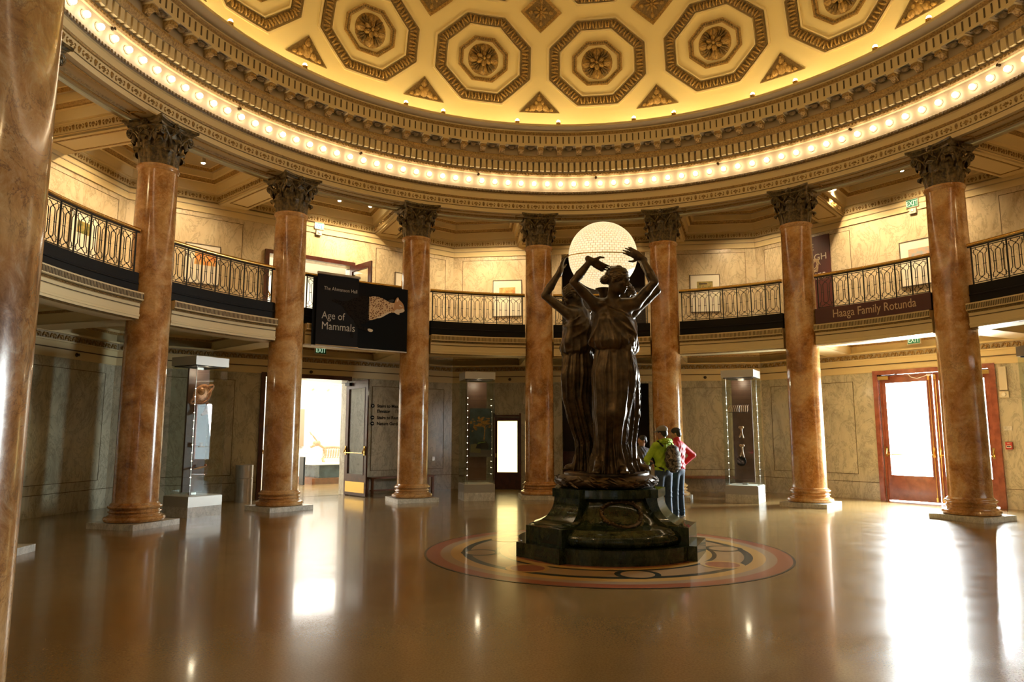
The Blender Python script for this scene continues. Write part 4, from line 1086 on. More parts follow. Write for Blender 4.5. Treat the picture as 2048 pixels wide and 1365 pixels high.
vo = t.add('ShaderNodeTexVoronoi', Scale=26.0); t.link(v, vo.inputs['Vector']); t.link(t.ramp(vo.outputs['Distance'], [(.30, (0.003, 0.002, 0.0015)), (.46, (0.013, 0.009, 0.006))]).outputs[0], t.b.inputs['Base Color'])
for q_ in ('cat', 'catd'):
    p_ = M[q_].node_tree.nodes['Principled BSDF']; p_.inputs['Specular IOR Level'].default_value = 0.1; p_.inputs['Roughness'].default_value = 0.85
M['catw'] = mat('pale_fur_print', (0.66, 0.52, 0.36), .5); M['cato'] = mat('orange_fur_print', (0.45, 0.22, 0.08), .5); M['catk'] = mat('black_fur_print', (.01, .008, .006), .5)
b = MB(); b.box((wdt / 2, 4.43, 0), (wdt, 1.58, .012), 'ban', T); b.box((wdt / 2, 3.64, 0), (wdt, .03, .03), 'steel', T); b.build('back_sheet', rt)
b = MB(); b.box((.60, 4.48, .03), (1.03, 1.66, .008), 'ban2', T); b.build('front_sheet', rt, label='slightly lighter black front sheet')
b = MB(); b.tube([(.08, 5.33, .05), (1.13, 5.33, .05)], .035, 'steel', 10, T); b.build('top_rod', rt)
b = MB(); b.tube([(.08, 3.65, .04), (1.13, 3.65, .04)], .018, 'steel', 8, T); b.build('bottom_rod', rt)
def pxy(x, y): # measured proportions of the printed cat on the sheet
    return ((x - 624) / 184 * wdt, 5.22 - (y - 557 - (x - 624) * .122) / 132 * 1.56)
def cat_poly(mb, pts, m, lift):
    pts = [pxy(*p) for p in pts]
    for _ in range(3):
        pts = [q for a, b_ in zip(pts, pts[1:] + pts[:1]) for q in ((a[0] * .75 + b_[0] * .25, a[1] * .75 + b_[1] * .25), (a[0] * .25 + b_[0] * .75, a[1] * .25 + b_[1] * .75))]
    mb.prism(pts, .037 + lift, .039 + lift, m, T)
b = MB()
cat_poly(b, [(728, 596), (728, 596), (734, 595), (742, 595), (752, 597), (762, 603), (771, 608), (780, 608), (786, 612), (784, 628), (774, 629), (762, 631), (750, 638), (742, 642), (733, 644), (727, 644), (727, 644)], 'cat', 0)
b.build('cat_body_print', rt)
b = MB(); cat_poly(b, [(729, 596), (729, 596), (722, 594), (712, 595), (700, 599), (690, 604), (678, 606), (664, 601), (654, 604), (668, 610), (678, 615), (684, 626), (696, 640), (706, 648), (716, 652), (724, 650), (729, 644), (729, 644)], 'catd', .0)
cat_poly(b, [(696, 630), (704, 630), (712, 655), (729, 660), (736, 664), (732, 668), (716, 664), (704, 658)], 'catd', .001); cat_poly(b, [(693, 668), (699, 668), (700, 680), (694, 678)], 'catd', 0); b.build('dark_cat_print', rt)
b = MB(); cat_poly(b, [(764, 604), (776, 600), (780, 603), (772, 609)], 'catk', .001)
cat_poly(b, [(778, 616), (780, 605), (784, 597), (787, 596), (789, 602), (795, 607), (799, 614), (800, 622), (801, 626), (796, 629), (789, 630), (790, 634), (783, 630), (777, 628)], 'cato', .001)
cat_poly(b, [(779, 626), (784, 621), (791, 623), (797, 619), (799, 622), (801, 625), (797, 628), (789, 630), (791, 633), (786, 633), (778, 628)], 'catw', .002)
cat_poly(b, [(783, 607), (785, 599), (787, 598), (788, 604)], 'catw', .0025); cat_poly(b, [(788, 612), (793, 612), (797, 617), (791, 616)], 'catw', .0025); b.sphere((*pxy(793, 614), .042), .010, 'catk', 4, T)
b.build('cat_head_print', rt)
b = MB(); cat_poly(b, [(726, 661), (734, 662), (738, 665), (735, 669), (728, 667)], 'catw', .002); cat_poly(b, [(742, 640), (752, 635), (765, 628), (778, 625), (765, 632), (752, 640)], 'catw', .002); b.build('cat_paw_print', rt)
def btext(s, px, py, wpx, m='letter_w'):
    x0, z0 = pxy(px, py); me = text_mesh(s, 1.0, 'LEFT', .001); xs = [v.co.x for v in me.vertices]; w0 = max(xs) - min(xs)
    s1 = wpx / 184 * wdt / w0; me.materials.clear(); me.materials.append(M[m])
    for v in me.vertices: v.co = T @ Vector((x0 + v.co.x * s1, z0 + v.co.y * s1 * 1.15, .038))
    o = bpy.data.objects.new('lettering', me); COL.objects.link(o); o.parent = rt
btext('The Ahmanson Hall', 642.5, 582, 62); btext('Age of', 640, 639, 43); btext('Mammals', 640, 660, 61)

# ------------------------------------------------------------------ direction text on the left wall
T = wall_T(2.5, -.018)
rt = empty('direction_sign', T @ Vector((2.5, 2.15, 0)), 0, label='black direction lettering with round arrows on the marble beside the open door', cat='sign')
Ti = Matrix.Translation(-rt.location) @ T
for s, z, ar in (('Stairs to Mezzanine', 2.40, 1), ('Elevator', 2.25, 0), ('Stairs to Restrooms', 2.07, -1), ('Nature Gardens', 1.90, 2)):
    text_obj('lettering', s, .125, 'black', Ti @ Matrix.Translation((2.06, z, 0)), rt, bold=.003)
    if ar:
        b = MB(); b.lathe([(0, .004), (.058, .004), (.058, 0)], 'black', 20, Ti @ Matrix.Translation((1.92, z + .04, 0)), False)
        Ta = Ti @ Matrix.Translation((1.92, z + .04, .006)) @ Matrix.Rotation({1: pi / 2, -1: pi, 2: 0}[ar], 4, 'Z')
        b.box((-.01, 0, 0), (.05, .012, .002), 'paper', Ta); b.prism([(.03, 0), (.005, .022), (.005, -.022)], 0, .002, 'paper', Ta); b.build('arrow', rt)
    else:
        b = MB()
        for x in (2.66, 2.72): b.box((x, z + .045, 0), (.012, .09, .004), 'black', Ti)
        b.box((2.69, z + .09, 0), (.072, .012, .004), 'black', Ti); b.sphere((2.69, z + .115, 0), .008, 'black', 4, Ti); b.build('elevator_symbol', rt)

# ------------------------------------------------------------------ exit signs, alarms, small fixtures
def exit_sign(k, x, z, w, h, lit, lab, box=True, lx=0):
    T = wall_T(k, -.07); rt = empty('exit_sign', T @ Vector((x, z, 0)), 0, label=lab, cat='exit sign')
    Ti = Matrix.Translation(-rt.location) @ T @ Matrix.Translation((x, z, 0))
    b = MB(); b.box((0, 0, 0), (w, h, .05), 'plastic', Ti); b.box((0, 0, .026), (w - .03, h - .03, .004), 'sign_lit' if lit else 'sign_green', Ti); b.build('panel', rt)
    me = text_mesh('EXIT', h * .95, 'CENTER', .001, bold=.004); me.materials.clear(); me.materials.append(M['text_lit' if lit else 'sign_text'])
    for v in me.vertices: v.co = Ti @ Vector((v.co.x * .68, v.co.y * .86 - h * .28, .031))
    o = bpy.data.objects.new('lettering', me); COL.objects.link(o); o.parent = rt
    b = MB(); b.box((0, 0, -.045), (.06, .06, .05), 'plastic', Ti); b.build('bracket', rt)
    if box:
        b = MB(); b.box((lx, -h / 2 - .09, -.01), (.16, .13, .06), 'plastic', Ti); b.lathe([(0, .0), (.04, 0), (.03, .02), (0, .025)], 'white', 12, Ti @ Matrix.Translation((lx, -h / 2 - .08, .02)), False); b.build('strobe', rt)
exit_sign(2.5, .12, 7.36, .27, .20, True, 'lit green exit sign high above the upper door at left')
exit_sign(2.5, .22, 3.88, .33, .21, False, 'dim green exit sign below the black banner over the gallery door', False)
exit_sign(6.5, -.09, 7.34, .29, .21, False, 'green exit sign on the upper right wall with an alarm box below it')
exit_sign(6.5, -.22, 3.90, .31, .20, False, 'green exit sign over the bright street doors', False)
for o in list(COL.objects):
    if o.name.startswith('exit_sign') and abs(o.location.z - 3.9) < .05:
        d = Vector((o.location.x, o.location.y, 0)).normalized(); o.location -= d * .18
T = wall_T(6.5)
b = MB(); b.box((1.50, 1.38, .03), (.13, .16, .06), 'alarm', T); b.box((1.50, 1.36, .062), (.09, .05, .008), 'white', T); b.box((1.50, 1.36, .07), (.07, .02, .012), 'black', T); fo = b.build('fire_alarm', label='small red fire alarm pull box on the marble right of the street doors', cat='fire alarm')
text_obj('lettering', 'FIRE', .035, 'letter_w', T @ Matrix.Translation((1.50, 1.415, .061)), fo, font_align='CENTER')
b = MB(); b.box((1.50, 2.87, .035), (.15, .52, .06), 'plastic', T); b.build('conduit_cover', label='pale vertical cable cover above the strobe box right of the street doors', cat='cable cover')
b = MB(); b.box((1.50, 2.51, .035), (.18, .14, .07), 'plastic', T); b.lathe([(0, .0), (.05, 0), (.04, .025), (0, .03)], 'white', 14, T @ Matrix.Translation((1.50, 2.51, .07)), False); b.build('strobe_box', label='ivory strobe box below the vertical cable cover by the street doors', cat='alarm strobe')
b = MB(); b.tube([(-.5, 3.10, .06), (-.42, 3.02, .10), (-.28, 2.98, .11), (-.12, 3.02, .10), (-.05, 3.05, .09)], .008, 'white', 6, T); b.box((-.02, 3.05, .09), (.09, .04, .04), 'white', T); b.build('door_cable', label='thin white cable looping across the top of the street door', cat='cable')
b = MB(); b.box((1.50, 1.76, .012), (.16, .09, .02), 'plinth', T); b.build('wall_plate', label='small pale plate on the marble above the red fire alarm', cat='wall plate')
T = wall_T(4.5); b = MB(); b.box((-2.32, 2.9, .03), (.09, .42, .05), 'plastic', T); b.box((-2.32, 2.62, .035), (.14, .13, .07), 'plastic', T); b.build('strobe_box', label='ivory strobe box and cable cover right above the small yellow door', cat='alarm strobe')
T = wall_T(2.5)
b = MB(); b.box((3.95, .92, .02), (.09, .11, .02), 'steel', T); b.build('outlet_plate', label='small square outlet plate low on the marble right of the bench', cat='outlet')
for k, x, z in ((2.5, .06, 3.30), (0.5, 3.33, 3.30), (4.5, -2.8, 3.30), (4.5, 3.0, 3.30), (6.5, .55, 3.30), (4.5, -.05, 3.30)):
    b = MB(); b.lathe([(.045, 0), (.045, .01), (.02, .02), (.02, .05), (.032, .055), (0, .06)], 'bronze', 12, wall_T(k, -.045) @ Matrix.Translation((x, z, 0)))
    nm = {(2.5, .06): 'over the gallery door', (0.5, 3.33): 'on the far left wall', (4.5, -2.8): 'over the small yellow door', (4.5, 3.0): 'above the wall bench', (6.5, .55): 'over the street doors', (4.5, -.05): 'hidden behind the statue'}[(k, x)]
    b.build('sprinkler_head', label='small dark wall sprinkler in the cream band ' + nm, cat='sprinkler')

# ------------------------------------------------------------------ gallery contents seen through the open door
T = wall_T(2.5)
rt = empty('gallery_platform', T @ Vector((3.0, 0, -5.2)), 0, label='low dark green display platform beyond the open gallery door', cat='platform')
Ti = Matrix.Translation(-rt.location) @ T
b = MB(); b.box((3.2, .10, -5.2), (2.4, .2, 1.6), 'bench', Ti); b.build('base', rt)
b = MB(); b.box((3.3, .42, -5.2), (2.0, .44, 1.3), 'sign_green' if 0 else 'scr_bg', Ti); b.box((3.2, .64, -5.2), (2.3, .03, 1.5), 'paper', Ti); b.build('riser', rt)
b = MB(); b.box((2.9, .72, -4.3), (1.7, 1.44, .012), 'glass', T); b.build('glass_barrier', label='clear glass barrier in front of the platform in the bright gallery', cat='glass barrier')
rt = empty('animal_skeleton', T @ Vector((2.7, .69, -5.1)), 0, label='pale mounted animal skeleton on the platform in the bright gallery', cat='skeleton')
Ti = Matrix.Translation(-rt.location) @ T @ Matrix.Translation((2.7, .69, -5.1))
b = MB(); b.tube([(-.28, .62, .1), (-.05, .50, 0), (.3, .52, 0), (.7, .48, 0), (1.1, .40, 0)], [.05, .045, .04, .04, .02], 'bone', 8, Ti); b.build('spine', rt)
b = MB(); b.sphere((-.34, .66, .1), .11, 'bone', 6, Ti, (1.3, 1, .8)); b.tube([(-.42, .60, .1), (-.55, .52, .1)], [.07, .04], 'bone', 7, Ti)
b.tube([(-.36, .75, .15), (-.48, .88, .2), (-.62, .98, .2)], .016, 'bone', 5, Ti); b.tube([(-.36, .75, .05), (-.45, .92, .0), (-.55, 1.04, -.02)], .016, 'bone', 5, Ti); b.build('skull', rt)
b = MB()
for j in range(9):
    x = .0 + j * .09
    for s in (-1, 1): b.tube([(x, .50, 0), (x + .02, .40, s * .14), (x, .22, s * .14), (x - .02, .14, s * .05)], .014, 'bone', 5, Ti)
b.build('rib_cage', rt)
for x, z in ((-.05, .12), (.0, -.12), (.95, .12), (1.0, -.12)):
    b = MB(); b.tube([(x, .45, z), (x + .06, .24, z), (x - .04, .12, z), (x, .0, z)], [.035, .02, .022, .028], 'bone', 6, Ti); b.build('leg_bones', rt)
rt = empty('label_stand', T @ Vector((1.55, 0, -4.4)), 0, label='slanted label stand left of the platform in the bright gallery', cat='stand')
Ti = Matrix.Translation(-rt.location) @ T
b = MB(); b.box((1.45, .95, -4.4), (.6, .05, .45), 'paper', Ti @ Matrix.Translation((1.45, .95, -4.4)) @ Matrix.Rotation(.3, 4, 'Z') @ Matrix.Translation((-1.45, -.95, 4.4))); b.build('top', rt)
for x in (1.25, 1.65):
    b = MB(); b.box((x, .46, -4.4), (.06, .9, .35), 'scr_car', Ti); b.build('leg', rt)
b = MB(); b.tube([(-1.6, 3.35, -4.8), (3.8, 3.35, -4.8)], .02, 'white', 6, T); b.build('light_track', label='white lighting track under the bright gallery ceiling', cat='light track')
tk = MB(); tk.tube([(0, 0, 0), (0, -.10, 0)], .012, 'plastic', 6); tk.tube([(0, -.08, -.03), (.04, -.18, .10)], [.05, .06], 'plastic', 10); tk0 = None
for j in range(9):
    if tk0 is None: c = tk0 = tk.build('track_spotlight', label='ivory spotlight hanging from the track in the bright gallery', cat='spotlight', group='spotlights on the gallery track')
    else: c = tk0.copy(); COL.objects.link(c)
    c.matrix_world = T @ Matrix.Translation((-1.3 + .55 * j, 3.325, -4.8))
b = MB(); b.box((2.75, 1.9, -7.9), (.55, 1.4, .05), 'greyin', T); b.build('text_board', label='grey text board on the far wall of the bright gallery', cat='board')
b = MB(); b.prism([(.0, 0), (.62, 0), (.60, .9), (.45, 1.5), (.2, 1.6), (.02, 1.5)], -5.6, -5.4, 'greyin', T @ Matrix.Translation((3.6, 0.0, 0))); b.build('stone_slab', label='rounded grey stone slab seen through the open door glass', cat='stone')

# ------------------------------------------------------------------ spotlights in the upper ambulatory
sl0 = None; k = 0
for i, (ph, r) in enumerate(((147.2, 10.0), (126.2, 10.0), (121.2, 10.0), (105.0, 10.0), (99.0, 10.0), (82.6, 9.9), (69.0, 10.0), (59.1, 10.0), (46.0, 10.0), (36.5, 9.9), (26, 10.0), (14.5, 10.0), (168, 10.0), (157, 10.0), (179, 10.0))):
    if sl0 is None:
        q = MB(); q.lathe([(0, 0), (.05, 0), (.05, -.02), (.012, -.03), (.012, -.24), (.05, -.25), (.055, -.36), (.048, -.365)], 'plastic', 14); q.sphere((0, 0, -.362), .045, 'lens', 5, None, (1, 1, .6))
        c = sl0 = q.build('ceiling_spotlight', label='small bright spotlight under the coffered ceiling behind the columns', cat='spotlight', group='spotlights in the upper walkway ceiling')
    else: c = sl0.copy(); COL.objects.link(c)
    c.location = pol(r, radians(ph), 8.20)
    a = radians(ph)
    light('walkway_spot', 'SPOT', pol(r - .05, a, 7.77), 235, (1.0, 0.72, 0.39), pol(11.7, a, 4.6), size=.05, spot=118, blend=.9)
for ph in (-8, -35, -62, -118, -145, 190, 212):
    light('walkway_spot_hidden', 'POINT', pol(9.9, radians(ph), 7.6), 60, (1.0, 0.72, 0.36), size=.1)
# case lamps
for C, a in ((C1, a1), (C2, a2), (C3, a3)):
    light('case_lamp', 'POINT', C.location + pol(.0, a, 2.9) - pol(.25, a), 5, (1.0, .8, .55), size=.05)

# ------------------------------------------------------------------ distance-field sculpting (smooth continuous bodies)
F32 = np.float32
def V3(*a): return np.array(a, F32)
class SDF:
    def __init__(s, lo, hi, h):
        s.lo = np.array(lo, float); s.h = h; s.n = np.ceil((np.array(hi) - s.lo) / h).astype(int) + 1
        s.g = np.full(tuple(s.n), 1.0, F32); s.ax = [(s.lo[i] + h * np.arange(s.n[i])).astype(F32) for i in range(3)]
    def op(s, fn, lo, hi, k=0.03, mode='add'):
        pad = k + 2.5 * s.h
        a = np.clip(np.floor((np.array(lo) - pad - s.lo) / s.h).astype(int), 0, s.n); b = np.clip(np.ceil((np.array(hi) + pad - s.lo) / s.h).astype(int) + 1, 0, s.n)
        if (b <= a).any(): return
        sl = tuple(slice(a[i], b[i]) for i in range(3))
        X, Y, Z = np.meshgrid(s.ax[0][sl[0]], s.ax[1][sl[1]], s.ax[2][sl[2]], indexing='ij', sparse=True)
        d = fn(X, Y, Z); g = s.g[sl]
        if mode == 'add':
            m = np.minimum(g, d)
            if k > 0: hh = np.maximum(k - np.abs(g - d), 0) / k; m = m - hh * hh * k * 0.25
            s.g[sl] = m
        elif mode == 'sub':
            m = np.maximum(g, -d)
            if k > 0: hh = np.maximum(k - np.abs(g + d), 0) / k; m = m + hh * hh * k * 0.25
            s.g[sl] = m
        else: s.g[sl] = g + d
    def cap(s, a, b, r0, r1, k=0.03, mode='add'):
        a = np.array(a, float); b = np.array(b, float); ba = b - a; L = max(float(ba @ ba), 1e-9); rm = max(r0, r1)
        def fn(X, Y, Z):
            t = np.clip(((X - a[0]) * ba[0] + (Y - a[1]) * ba[1] + (Z - a[2]) * ba[2]) / L, 0, 1)
            return np.sqrt((X - a[0] - ba[0] * t) ** 2 + (Y - a[1] - ba[1] * t) ** 2 + (Z - a[2] - ba[2] * t) ** 2) - (r0 + (r1 - r0) * t)
        s.op(fn, np.minimum(a, b) - rm, np.maximum(a, b) + rm, k, mode)
    def ell(s, c, r, k=0.03, R=None, mode='add', disp=None):
        c = np.array(c, float); r = np.array(r, float); Rm = np.eye(3) if R is None else np.array(R)[:3, :3]
        def fn(X, Y, Z):
            x, y, z = X - c[0], Y - c[1], Z - c[2]
            u = (Rm[0, 0] * x + Rm[1, 0] * y + Rm[2, 0] * z) / r[0]; v = (Rm[0, 1] * x + Rm[1, 1] * y + Rm[2, 1] * z) / r[1]; w = (Rm[0, 2] * x + Rm[1, 2] * y + Rm[2, 2] * z) / r[2]
            k0 = np.sqrt(u * u + v * v + w * w) + 1e-6; k1 = np.sqrt((u / r[0]) ** 2 + (v / r[1]) ** 2 + (w / r[2]) ** 2) + 1e-6
            d = k0 * (k0 - 1) / k1
            return d + disp(u, v, w) if disp else d
        m = max(r); s.op(fn, c - m, c + m, k, mode)
    def mesh(s, name, m, parent=None, T=None, smooth_it=1):
        G = s.g; n = G.shape; ins = G < 0
        c = ins[:-1, :-1, :-1].astype(np.int8)
        for dx in (0, 1):
            for dy in (0, 1):
                for dz in (0, 1):
                    if dx or dy or dz: c = c + ins[dx:n[0] - 1 + dx, dy:n[1] - 1 + dy, dz:n[2] - 1 + dz]
        act = (c > 0) & (c < 8); idx = np.full(act.shape, -1, np.int64); cells = np.argwhere(act); idx[act] = np.arange(len(cells))
        P = np.zeros((len(cells), 3)); cnt = np.zeros(len(cells))
        cr = [(x, y, z) for x in (0, 1) for y in (0, 1) for z in (0, 1)]
        for i in range(8):
            for j in range(i + 1, 8):
                A, B = cr[i], cr[j]
                if sum(abs(A[q] - B[q]) for q in range(3)) != 1: continue
                ga = G[cells[:, 0] + A[0], cells[:, 1] + A[1], cells[:, 2] + A[2]]; gb = G[cells[:, 0] + B[0], cells[:, 1] + B[1], cells[:, 2] + B[2]]
                mk = (ga < 0) != (gb < 0); t = np.where(mk, ga / np.where(mk, ga - gb, 1), 0)
                P += mk[:, None] * (np.array(A) + t[:, None] * (np.array(B) - np.array(A))); cnt += mk
        P = P / cnt[:, None] + cells; P = s.lo + P * s.h
        faces = []
        for ax in range(3):
            u, v = [q for q in range(3) if q != ax]
            a = ins.take(range(n[ax] - 1), ax); b = ins.take(range(1, n[ax]), ax); e = np.argwhere(a != b)
            e = e[(e[:, u] > 0) & (e[:, v] > 0) & (e[:, u] < n[u] - 1) & (e[:, v] < n[v] - 1)]
            fl = a[e[:, 0], e[:, 1], e[:, 2]]
            q = []
            for du, dv in ((-1, -1), (0, -1), (0, 0), (-1, 0)):
                c2 = e.copy(); c2[:, u] += du; c2[:, v] += dv; q.append(idx[c2[:, 0], c2[:, 1], c2[:, 2]])
            q = np.stack(q, 1); flip = fl if ax != 1 else ~fl
            q[~flip] = q[~flip][:, ::-1]; faces.append(q)
        Fq = np.concatenate(faces)
        for _ in range(smooth_it):
            acc = np.zeros_like(P); ct = np.zeros(len(P))
            for i in range(4):
                a, b = Fq[:, i], Fq[:, (i + 1) % 4]
                for q in range(3): acc[:, q] += np.bincount(a, P[b, q], len(P)) + np.bincount(b, P[a, q], len(P))
                ct += np.bincount(a, minlength=len(P)) + np.bincount(b, minlength=len(P))
            P = P * .5 + .5 * acc / ct[:, None]
        me = bpy.data.meshes.new(name); me.vertices.add(len(P)); me.loops.add(Fq.size); me.polygons.add(len(Fq))
        if T is not None:
            Tm = np.array(T); P = P @ Tm[:3, :3].T + Tm[:3, 3]
        me.vertices.foreach_set('co', P.astype(F32).ravel()); me.loops.foreach_set('vertex_index', Fq.astype(np.int32).ravel())
        me.polygons.foreach_set('loop_start', np.arange(0, Fq.size, 4, dtype=np.int32)); me.polygons.foreach_set('loop_total', np.full(len(Fq), 4, np.int32))
        me.polygons.foreach_set('use_smooth', np.ones(len(Fq), bool)); me.update(calc_edges=True); me.validate()
        me.materials.append(M[m] if isinstance(m, str) else m)
        o = bpy.data.objects.new(name, me); COL.objects.link(o)
        if parent is not None: o.parent = parent
        return o

def rotm(fwd, up=(0, 0, 1), tilt=0.0):
    """columns: right, forward, up"""
    f = Vector(fwd).normalized(); r = f.cross(Vector(up)).normalized(); u = r.cross(f)
    R = Matrix((r, f, u)).transposed()
    return np.array(R)
def head(S, c, R, s=1.0, hair='none', neck=None, hk=1.0):
    c = np.array(c, float); L = lambda x, y, z: c + R @ (np.array([x, y, z]) * s)
    S.ell(L(0, -.012, .032), np.array([.074, .094, .083]) * s, .02 * s, R); S.ell(L(0, .022, -.042), np.array([.056, .066, .074]) * s, .03 * s, R)
    S.ell(L(0, .064, -.094), np.array([.022, .02, .018]) * s, .02 * s, R)
    for q in (-1, 1):
        S.cap(L(q * .030, .083, .026), L(q * .012, .088, .024), .010 * s, .009 * s, .012 * s)
        S.ell(L(q * .036, .062, -.022), np.array([.020, .022, .018]) * s, .02 * s, R)
        S.ell(L(q * .076, -.008, -.008), np.array([.010, .020, .030]) * s, .008 * s, R)
    for q in (-1, 1): S.ell(L(q * .030, .100, .006), np.array([.017, .017, .012]) * s, .010 * s, R, 'sub')
    for q in (-1, 1): S.ell(L(q * .030, .076, .005), np.array([.014, .013, .011]) * s, .004 * s, R)
    S.cap(L(0, .086, .018), L(0, .106, -.026), .008 * s, .0125 * s, .012 * s); S.ell(L(0, .096, -.030), np.array([.017, .012, .009]) * s, .008 * s, R)
    S.ell(L(0, .086, -.054), np.array([.022, .011, .0065]) * s, .007 * s, R); S.ell(L(0, .084, -.066), np.array([.018, .011, .0075]) * s, .006 * s, R)
    if neck is not None: S.cap(L(0, -.025, -.05), neck, .050 * s, .058 * s, .03 * s)
    if hair == 'waves':
        dsp = lambda u, v, w: .0045 * s * np.sin(15 * w - 4 * v + 3 * np.sin(4 * v + 2 * u)) + .003 * s * np.sin(9 * v + 7 * u)
        S.ell(L(0, -.022, .052), np.array([.088, .100, .076]) * s, .006 * s, R, disp=dsp)
        for q in (-1, 1): S.ell(L(q * .066, .012, .030), np.array([.026, .060, .042]) * s, .006 * s, R, disp=dsp)
        S.ell(L(0, -.09, .008), np.array([.068, .050, .052]) * s, .01 * s, R, disp=dsp); S.ell(L(0, -.135, -.01), np.array([.042, .035, .036]) * s, .008 * s, R, disp=dsp)
def hand(S, w, d, palm, side, s=1.0, curl=.35, spread=.10):
    """w wrist, d finger direction, palm = direction the palm faces, side = where the thumb sits"""
    w = np.array(w, float); d = np.array(d, float); d /= np.linalg.norm(d); p = np.array(palm, float); p -= d * (p @ d); p /= np.linalg.norm(p)
    l = np.cross(d, p) * side
    R = np.stack([l, d, p], 1)
    S.cap(w - d * .03 * s, w + d * .02 * s, .026 * s, .028 * s, .015 * s)
    S.ell(w + d * .055 * s, np.array([.041, .054, .017]) * s, .012 * s, R)
    for i, (x, ln) in enumerate(((.030, .070), (.011, .080), (-.010, .074), (-.029, .058))):
        b = w + d * .095 * s + l * x * s; dd = d + l * (x * spread / .03)
        a1 = curl * (.8 + .25 * i); e1 = dd * cos(a1 * .5) + p * sin(a1 * .5); e2 = dd * cos(a1 * 1.3) + p * sin(a1 * 1.3)
        m = b + e1 / np.linalg.norm(e1) * ln * .55 * s; t = m + e2 / np.linalg.norm(e2) * ln * .5 * s
        S.cap(b - d * .02 * s, m, .0105 * s, .0095 * s, .006 * s); S.cap(m, t, .0092 * s, .0072 * s, .003 * s)
    b = w + d * .03 * s + l * .030 * s; m = b + (d * .5 + l * .75 + p * .35) * .042 * s; t = m + (d * .85 + l * .35 + p * .3) * .036 * s
    S.cap(b, m, .015 * s, .0115 * s, .012 * s); S.cap(m, t, .011 * s, .0085 * s, .004 * s)
def arm(S, sh, el, wr, s, k=.03):
    sh = np.array(sh, float); e = np.array(el, float); w = np.array(wr, float)
    S.cap(sh, sh * .45 + e * .55, .050 * s, .044 * s, k); S.cap(sh * .45 + e * .55, e, .044 * s, .034 * s, .008 * s)
    S.cap(e, e * .65 + w * .35, .034 * s, .038 * s, .008 * s); S.cap(e * .65 + w * .35, w, .038 * s, .023 * s, .008 * s)
def foot(S, a, d, s=1.0, k=.015):
    a = np.array(a, float); d = np.array(d, float); d /= np.linalg.norm(d); l = np.array([d[1], -d[0], 0])
    S.ell(a + d * .04 * s + V3(0, 0, .035 * s), np.array([.034, .085, .034]) * s, .02 * s, np.stack([l, d, [0, 0, 1]], 1)); S.cap(a + V3(0, 0, .03 * s), a + V3(0, 0, .10 * s), .036 * s, .032 * s, .03 * s)
    for i, x in enumerate((-.026, -.012, .001, .014, .027)):
        S.cap(a + d * .085 * s + l * x * s + V3(0, 0, .018 * s), a + d * (.128 - .006 * i) * s + l * x * 1.15 * s + V3(0, 0, .014 * s), .011 * s, .010 * s, .004 * s)

# ------------------------------------------------------------------ pedestal
ph3 = [-142, -22, 98]
pd = empty('statue_pedestal', (.05, 0, 0), label='dark green veined marble pedestal with three flaring buttresses under the statue', cat='pedestal')
b = MB(); b.lathe([(0, .0), (1.25, 0), (1.25, .19), (1.22, .19), (0, .19)], 'green', 96, None, False)
b.lathe([(.95, .19), (1.09, .19), (1.12, .21), (1.14, .25), (1.14, .29), (1.12, .33), (1.09, .36), (1.05, .375), (1.04, .39), (1.02, .40), (.94, .43), (.86, .47), (.79, .53), (.73, .60), (.68, .68), (.65, .77)], 'green', 96)
b.build('drum', pd)
b = MB(); b.lathe([(.60, .77), (.735, .77), (.735, .80), (.73, .875), (.715, .885), (0, .885)], 'green', 96, None, False)
for ph in ph3:
    T = Matrix.Rotation(radians(ph), 4, 'Z'); b.prism([(0, -.27), (.78, -.27), (.78, .27), (0, .27)], .77, .884, 'green', T)
b.build('cap_band', pd)
for ph in ph3:
    T = Matrix.Rotation(radians(ph), 4, 'Z'); b = MB()
    b.prism([(.5, -.43), (1.29, -.43), (1.29, .43), (.5, .43)], 0.0, .192, 'green', T)
    pts = [(1.18, .19, .36), (1.18, .41, .36)] + [(.76 + .42 * (1 - sin(t)) , .41 + .36 * (1 - cos(t)), .36 - .11 * sin(t)) for t in [pi / 2 * j / 12 for j in range(13)]]
    vs = []; fs = []
    for r, z, w in pts: vs += [(r, -w, z), (r, w, z), (.3, -w, z), (.3, w, z)]
    N = len(pts)
    for q in range(N - 1):
        A, B = q * 4, q * 4 + 4; fs += [(A, A + 1, B + 1, B), (A + 2, A, B, B + 2), (A + 1, A + 3, B + 3, B + 1)]
    fs.append((4 * N - 4, 4 * N - 3, 4 * N - 1, 4 * N - 2)); b.add(vs, fs, 'green', True, T); b.build('buttress', pd)
# wreath medallion in relief with the engraved word
b = MB(); am_ = radians(-82)
def on_drum(x, z):
    prf = [(.40, 1.02), (.43, .94), (.47, .86), (.53, .79), (.60, .73), (.68, .68), (.77, .65)]
    for (z0, r0), (z1, r1) in zip(prf, prf[1:]):
        if z <= z1: r = r0 + (r1 - r0) * (z - z0) / (z1 - z0); break
    a = am_ + x / r; return Vector(((r + .012) * cos(a), (r + .012) * sin(a), z))
wr = [on_drum(.27 * sin(t), .585 - .15 * cos(t)) for t in [2 * pi * j / 40 for j in range(40)]]
b.tube(wr, .026, 'bronze', 6, closed=True)
for j, p in enumerate(wr): b.sphere(p + Vector((random.uniform(-.02, .02), random.uniform(-.02, 0), random.uniform(-.02, .02))), .02, 'bronze', 4)
b.build('wreath_relief', pd)
me = text_mesh('HISTORY', .085, 'CENTER', .004); me.materials.clear(); me.materials.append(M['bronze'])
for v in me.vertices: v.co = on_drum(v.co.x, .57 + v.co.y) + Vector((0, -.004, 0))
o = bpy.data.objects.new('lettering', me); COL.objects.link(o); o.parent = pd

